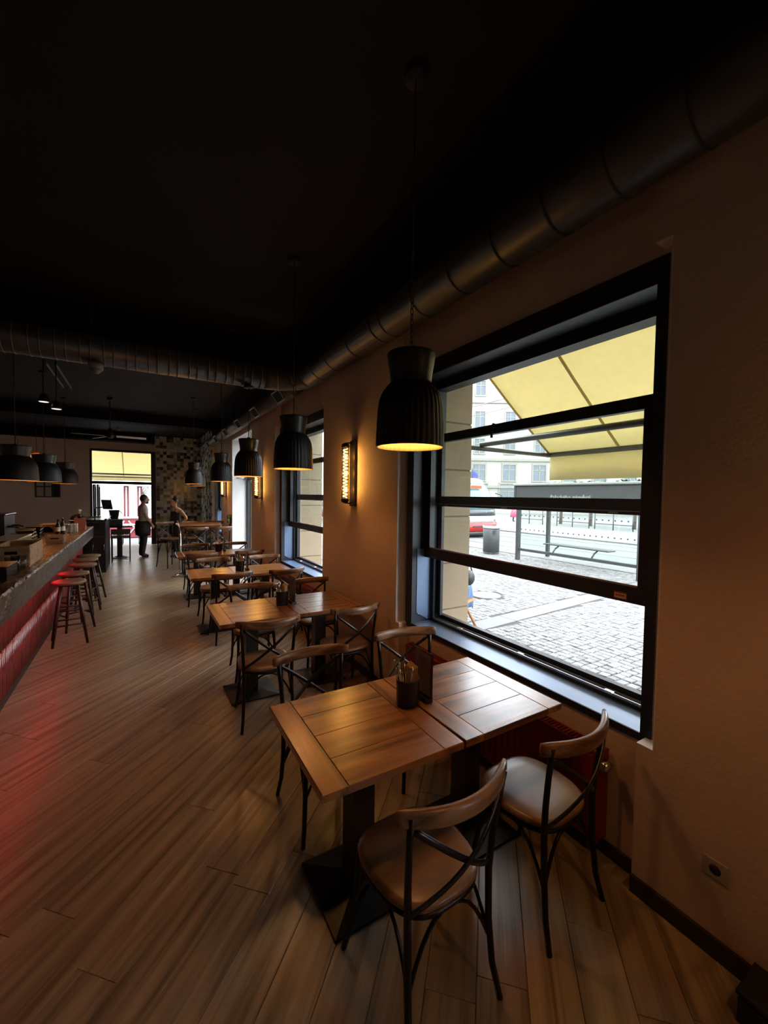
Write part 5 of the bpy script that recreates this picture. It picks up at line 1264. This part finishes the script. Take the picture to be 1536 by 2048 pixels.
# clipped hedge / tree line behind the shelter
hg = empty('hedge', (27.5, 16.5, GZ), label='dark green leafy tree row showing above the shelter roof', cat='hedge')
mb = MB(); rr = random.Random(8)
for k in range(1500):
    x, y, z = rr.uniform(-0.9, 0.9), rr.uniform(-6.5, 4.2), rr.uniform(2.2, 3.15); s = rr.uniform(0.14, 0.26); a = rr.uniform(0, 6.28); b_ = rr.uniform(-0.8, 0.8)
    u = Vector((math.cos(a), math.sin(a), b_))*s; v_ = Vector((-math.sin(a), math.cos(a), rr.uniform(-0.5, 0.5)))*s*0.6; c = Vector((x, y, z))
    mb.add([c-u, c-v_, c+u, c+v_], [(0, 1, 2, 3)])
tag(mb.build('foliage', 'leaf', hg), kind='stuff')
for yy in (-5, -2, 1, 3.4): MB().tube([(0, yy, 0), (0.05, yy, 1.2), (0, yy+0.1, 2.5)], [0.12, 0.1, 0.07], 8).build('trunk', 'bark', hg)
# railings across the road
for k, yy in enumerate((14.6, 17.4, 21.0)):
    t = empty('street_railing', (25.3, yy, GZ+0.02), label=('grey pedestrian railing across the road, right one', 'grey pedestrian railing across the road, middle one', 'grey pedestrian railing across the road, left one')[k], cat='railing', group='pedestrian railings')
    for q in (-1.2, 0, 1.2): MB().tube([(0, q, 0), (0, q, 1.05)], 0.03, 6).build('post', 'shelter_grey', t)
    for z in (0.35, 1.03): MB().tube([(0, -1.2, z), (0, 1.2, z)], 0.025, 6).build('rail', 'shelter_grey', t)
# passer-by in pink
pk = empty('person', (26.4, 23.5, GZ+0.02), R(200), 'passer-by in a long pink coat on the far pavement', 'person')
V, E, Rd, hd, hc = figure(((0.235, 0.02, 1.16), (0.22, 0.10, 0.93)), ((0.235, 0.02, 1.16), (0.22, 0.10, 0.93)), S=0.96, stride=0.05)
skin_body('body', V, E, Rd, ['skin', 'dress_pink', 'trousers_black', 'shoe_black'], lambda c: 0 if c.z > 1.43 or (abs(c.x) > 0.19 and c.z < 0.92 and c.z > 0.7) else (1 if c.z > 0.5 else (3 if c.z < 0.1 else 2)), pk, extra=hd)
MB().sphere(hc+Vector((0, -0.02, 0.02)), 0.115, 14, sc=(0.88, 0.95, 1.0)).build('hair', 'hair_dark', pk)
apron('coat_skirt', [(1.05, 0.17, 0.145), (0.8, 0.22, 0.20), (0.35, 0.28, 0.26)], 'dress_pink', pk, R(-180), R(180))
# terrace chair with bag beside the wall outside
tc = empty('terrace_chair', (4.02, 4.62, GZ), R(25), 'orange-brown wooden terrace chair half hidden by the stone pier outside', 'chair')
for sx in (-0.2, 0.2):
    MB().tube([(sx, 0.24, 0), (sx, 0.05, 0.44), (sx, -0.02, 0.5)], 0.018, 8).build('leg', 'terrace_orange', tc); MB().tube([(sx, -0.26, 0), (sx, 0.0, 0.44), (sx, 0.20, 0.84)], 0.018, 8).build('leg', 'terrace_orange', tc)
for k in range(5): MB().box(-0.2, 0.2, -0.22+k*0.085, -0.15+k*0.085, 0.44, 0.46, ch=0.003).build('seat_slat', 'terrace_orange', tc)
for z in (0.62, 0.74): MB().box(-0.2, 0.2, 0.10+(z-0.62)*0.5, 0.125+(z-0.62)*0.5, z, z+0.07, ch=0.003).build('back_slat', 'terrace_orange', tc)
bg_ = empty('shoulder_bag', (4.24, 4.60, GZ+0.66), R(10), 'black shoulder bag hanging on the terrace chair outside', 'bag')
mb = MB(); mb.sphere((0, 0, 0.1), 0.14, 14, sc=(0.75, 0.6, 0.85)); mb.build('body', 'matte_black', bg_); MB().tube([(-0.08, 0, 0.18), (-0.04, 0, 0.27), (0.04, 0, 0.27), (0.08, 0, 0.18)], 0.010, 6).build('strap', 'matte_black', bg_)
sc_ = empty('blue_scarf', (4.22, 4.56, GZ+0.36), R(0), 'light blue cloth draped below the black bag outside', 'scarf')
mb = MB(); vs = []; fs = []
for i in range(6):
    for j in range(7): vs.append((-0.07+i*0.028, 0.02*math.sin(i*1.7+j*0.6), 0.30-j*0.055-0.012*((i*3) % 4)))
for i in range(5):
    for j in range(6): fs.append((i*7+j, i*7+j+1, (i+1)*7+j+1, (i+1)*7+j))
mb.add(vs, fs, 0, True); o = mb.build('cloth', 'cloth_blue', sc_); sdm = o.modifiers.new('thick', 'SOLIDIFY'); sdm.thickness = 0.008
# overhead tram wires
for k, (z, x) in enumerate(((6.2, 14.0), (6.6, 17.0))):
    t = MB().tube([(x, -20, z), (x, 80, z)], 0.02, 5).build('tram_wire', 'rail_steel'); tag(t, ('overhead tram wire above the nearer track', 'overhead tram wire above the further track')[k], 'wire', 'tram wires')

# ------------------------------------------------------------------ square behind the far doorway
for k, x in enumerate((-1.75, 0.05, -0.42, 1.0)):
    t = empty('market_post', (x*1.15, 22.4+0.2*k, GZ), label=('leftmost maroon post of the market stall behind the far doorway', 'maroon post right of the tree behind the far doorway', 'maroon double post left of the tree behind the far doorway', 'rightmost maroon post behind the far doorway')[k], cat='post', group='maroon posts of the market stall')
    MB().box(-0.10, 0.10, -0.1, 0.1, 0, 2.25, ch=0.01).build('shaft', 'post_maroon', t); MB().box(-0.15, 0.15, -0.15, 0.15, 0, 0.12, ch=0.01).build('foot', 'post_maroon', t)
    MB().box(-0.03, 0.03, -0.108, -0.1005, 0.15, 2.2).build('pale_stripe', 'white_paint', t)
t = empty('bare_tree', (0.05, 27.0, GZ), label='thin bare-branched tree behind the far doorway', cat='tree')
mb = MB(); rr = random.Random(14)
def branch(p, d, L, r, dep):
    q = p+d*L; mb.tube([p, p.lerp(q, 0.5)+Vector((rr.uniform(-.03, .03), rr.uniform(-.03, .03), 0)), q], [r, r*0.85, r*0.65], 5)
    if dep:
        for k in range(3): branch(q, (d+Vector((rr.uniform(-.8, .8), rr.uniform(-.8, .8), rr.uniform(-.1, .5)))).normalized(), L*rr.uniform(.6, .8), r*0.62, dep-1)
branch(Vector((0, 0, 0)), Vector((0.05, 0, 1)), 1.2, 0.06, 4); mb.build('branches', 'bark', t)
t = empty('planter_box', (-0.15, 21.2, GZ), label='pinkish red planter box with crossed slats behind the far doorway', cat='planter')
MB().box(-0.9, 0.9, -0.2, 0.2, 0.0, 0.82, ch=0.01).build('box', 'planter_pink', t)
for k in range(3):
    for s in (-1, 1): MB().tube([(-0.6+k*0.6-s*0.22, -0.212, 0.12), (-0.6+k*0.6+s*0.22, -0.212, 0.72)], 0.03, 4).build('crossed_slat', 'white_paint', t)
MB().box(-0.95, 0.95, -0.25, 0.25, 0.821, 0.88, ch=0.01).build('rim', 'white_paint', t)
def cafe_table(x, y, label):
    t = empty('cafe_table', (x, y, GZ), label=label, cat='table', group='terrace tables behind the far doorway')
    MB().box(-0.3, 0.3, -0.3, 0.3, 0.72, 0.745, ch=0.004).build('top', 'white_paint', t)
    for sx in (-0.26, 0.26):
        for sy in (-0.26, 0.26): MB().tube([(sx, sy, 0), (sx, sy, 0.72)], 0.012, 6).build('leg', 'shelter_grey', t)
cafe_table(-0.25, 18.4, 'white square terrace table just outside the far doorway'); cafe_table(0.45, 19.3, 'white square terrace table further out beyond the far doorway')
gw = empty('garden_wall', (-0.5, 30.0, GZ), label='pale garden wall closing the square behind the far doorway', cat='wall')
MB().box(-9, 9, 0, 0.3, 0, 4.6).build('wall', 'stucco_white', gw); MB().box(-9.1, 9.1, -0.06, 0.36, 4.601, 4.75).build('coping', 'trim_stone', gw)
us = empty('market_canopy', (-0.3, 22.8, GZ), label='white market canopy above the maroon posts behind the far doorway', cat='canopy')
mb = MB(); vs = [(-2.6, -0.8, 2.26), (2.6, -0.8, 2.26), (2.6, 1.4, 2.26), (-2.6, 1.4, 2.26), (-2.6, 0.3, 2.85), (2.6, 0.3, 2.85)]
mb.add(vs, [(0, 1, 5, 4), (2, 3, 4, 5), (0, 4, 3), (1, 2, 5), (3, 2, 1, 0)]).build('fabric', 'white_paint', us)
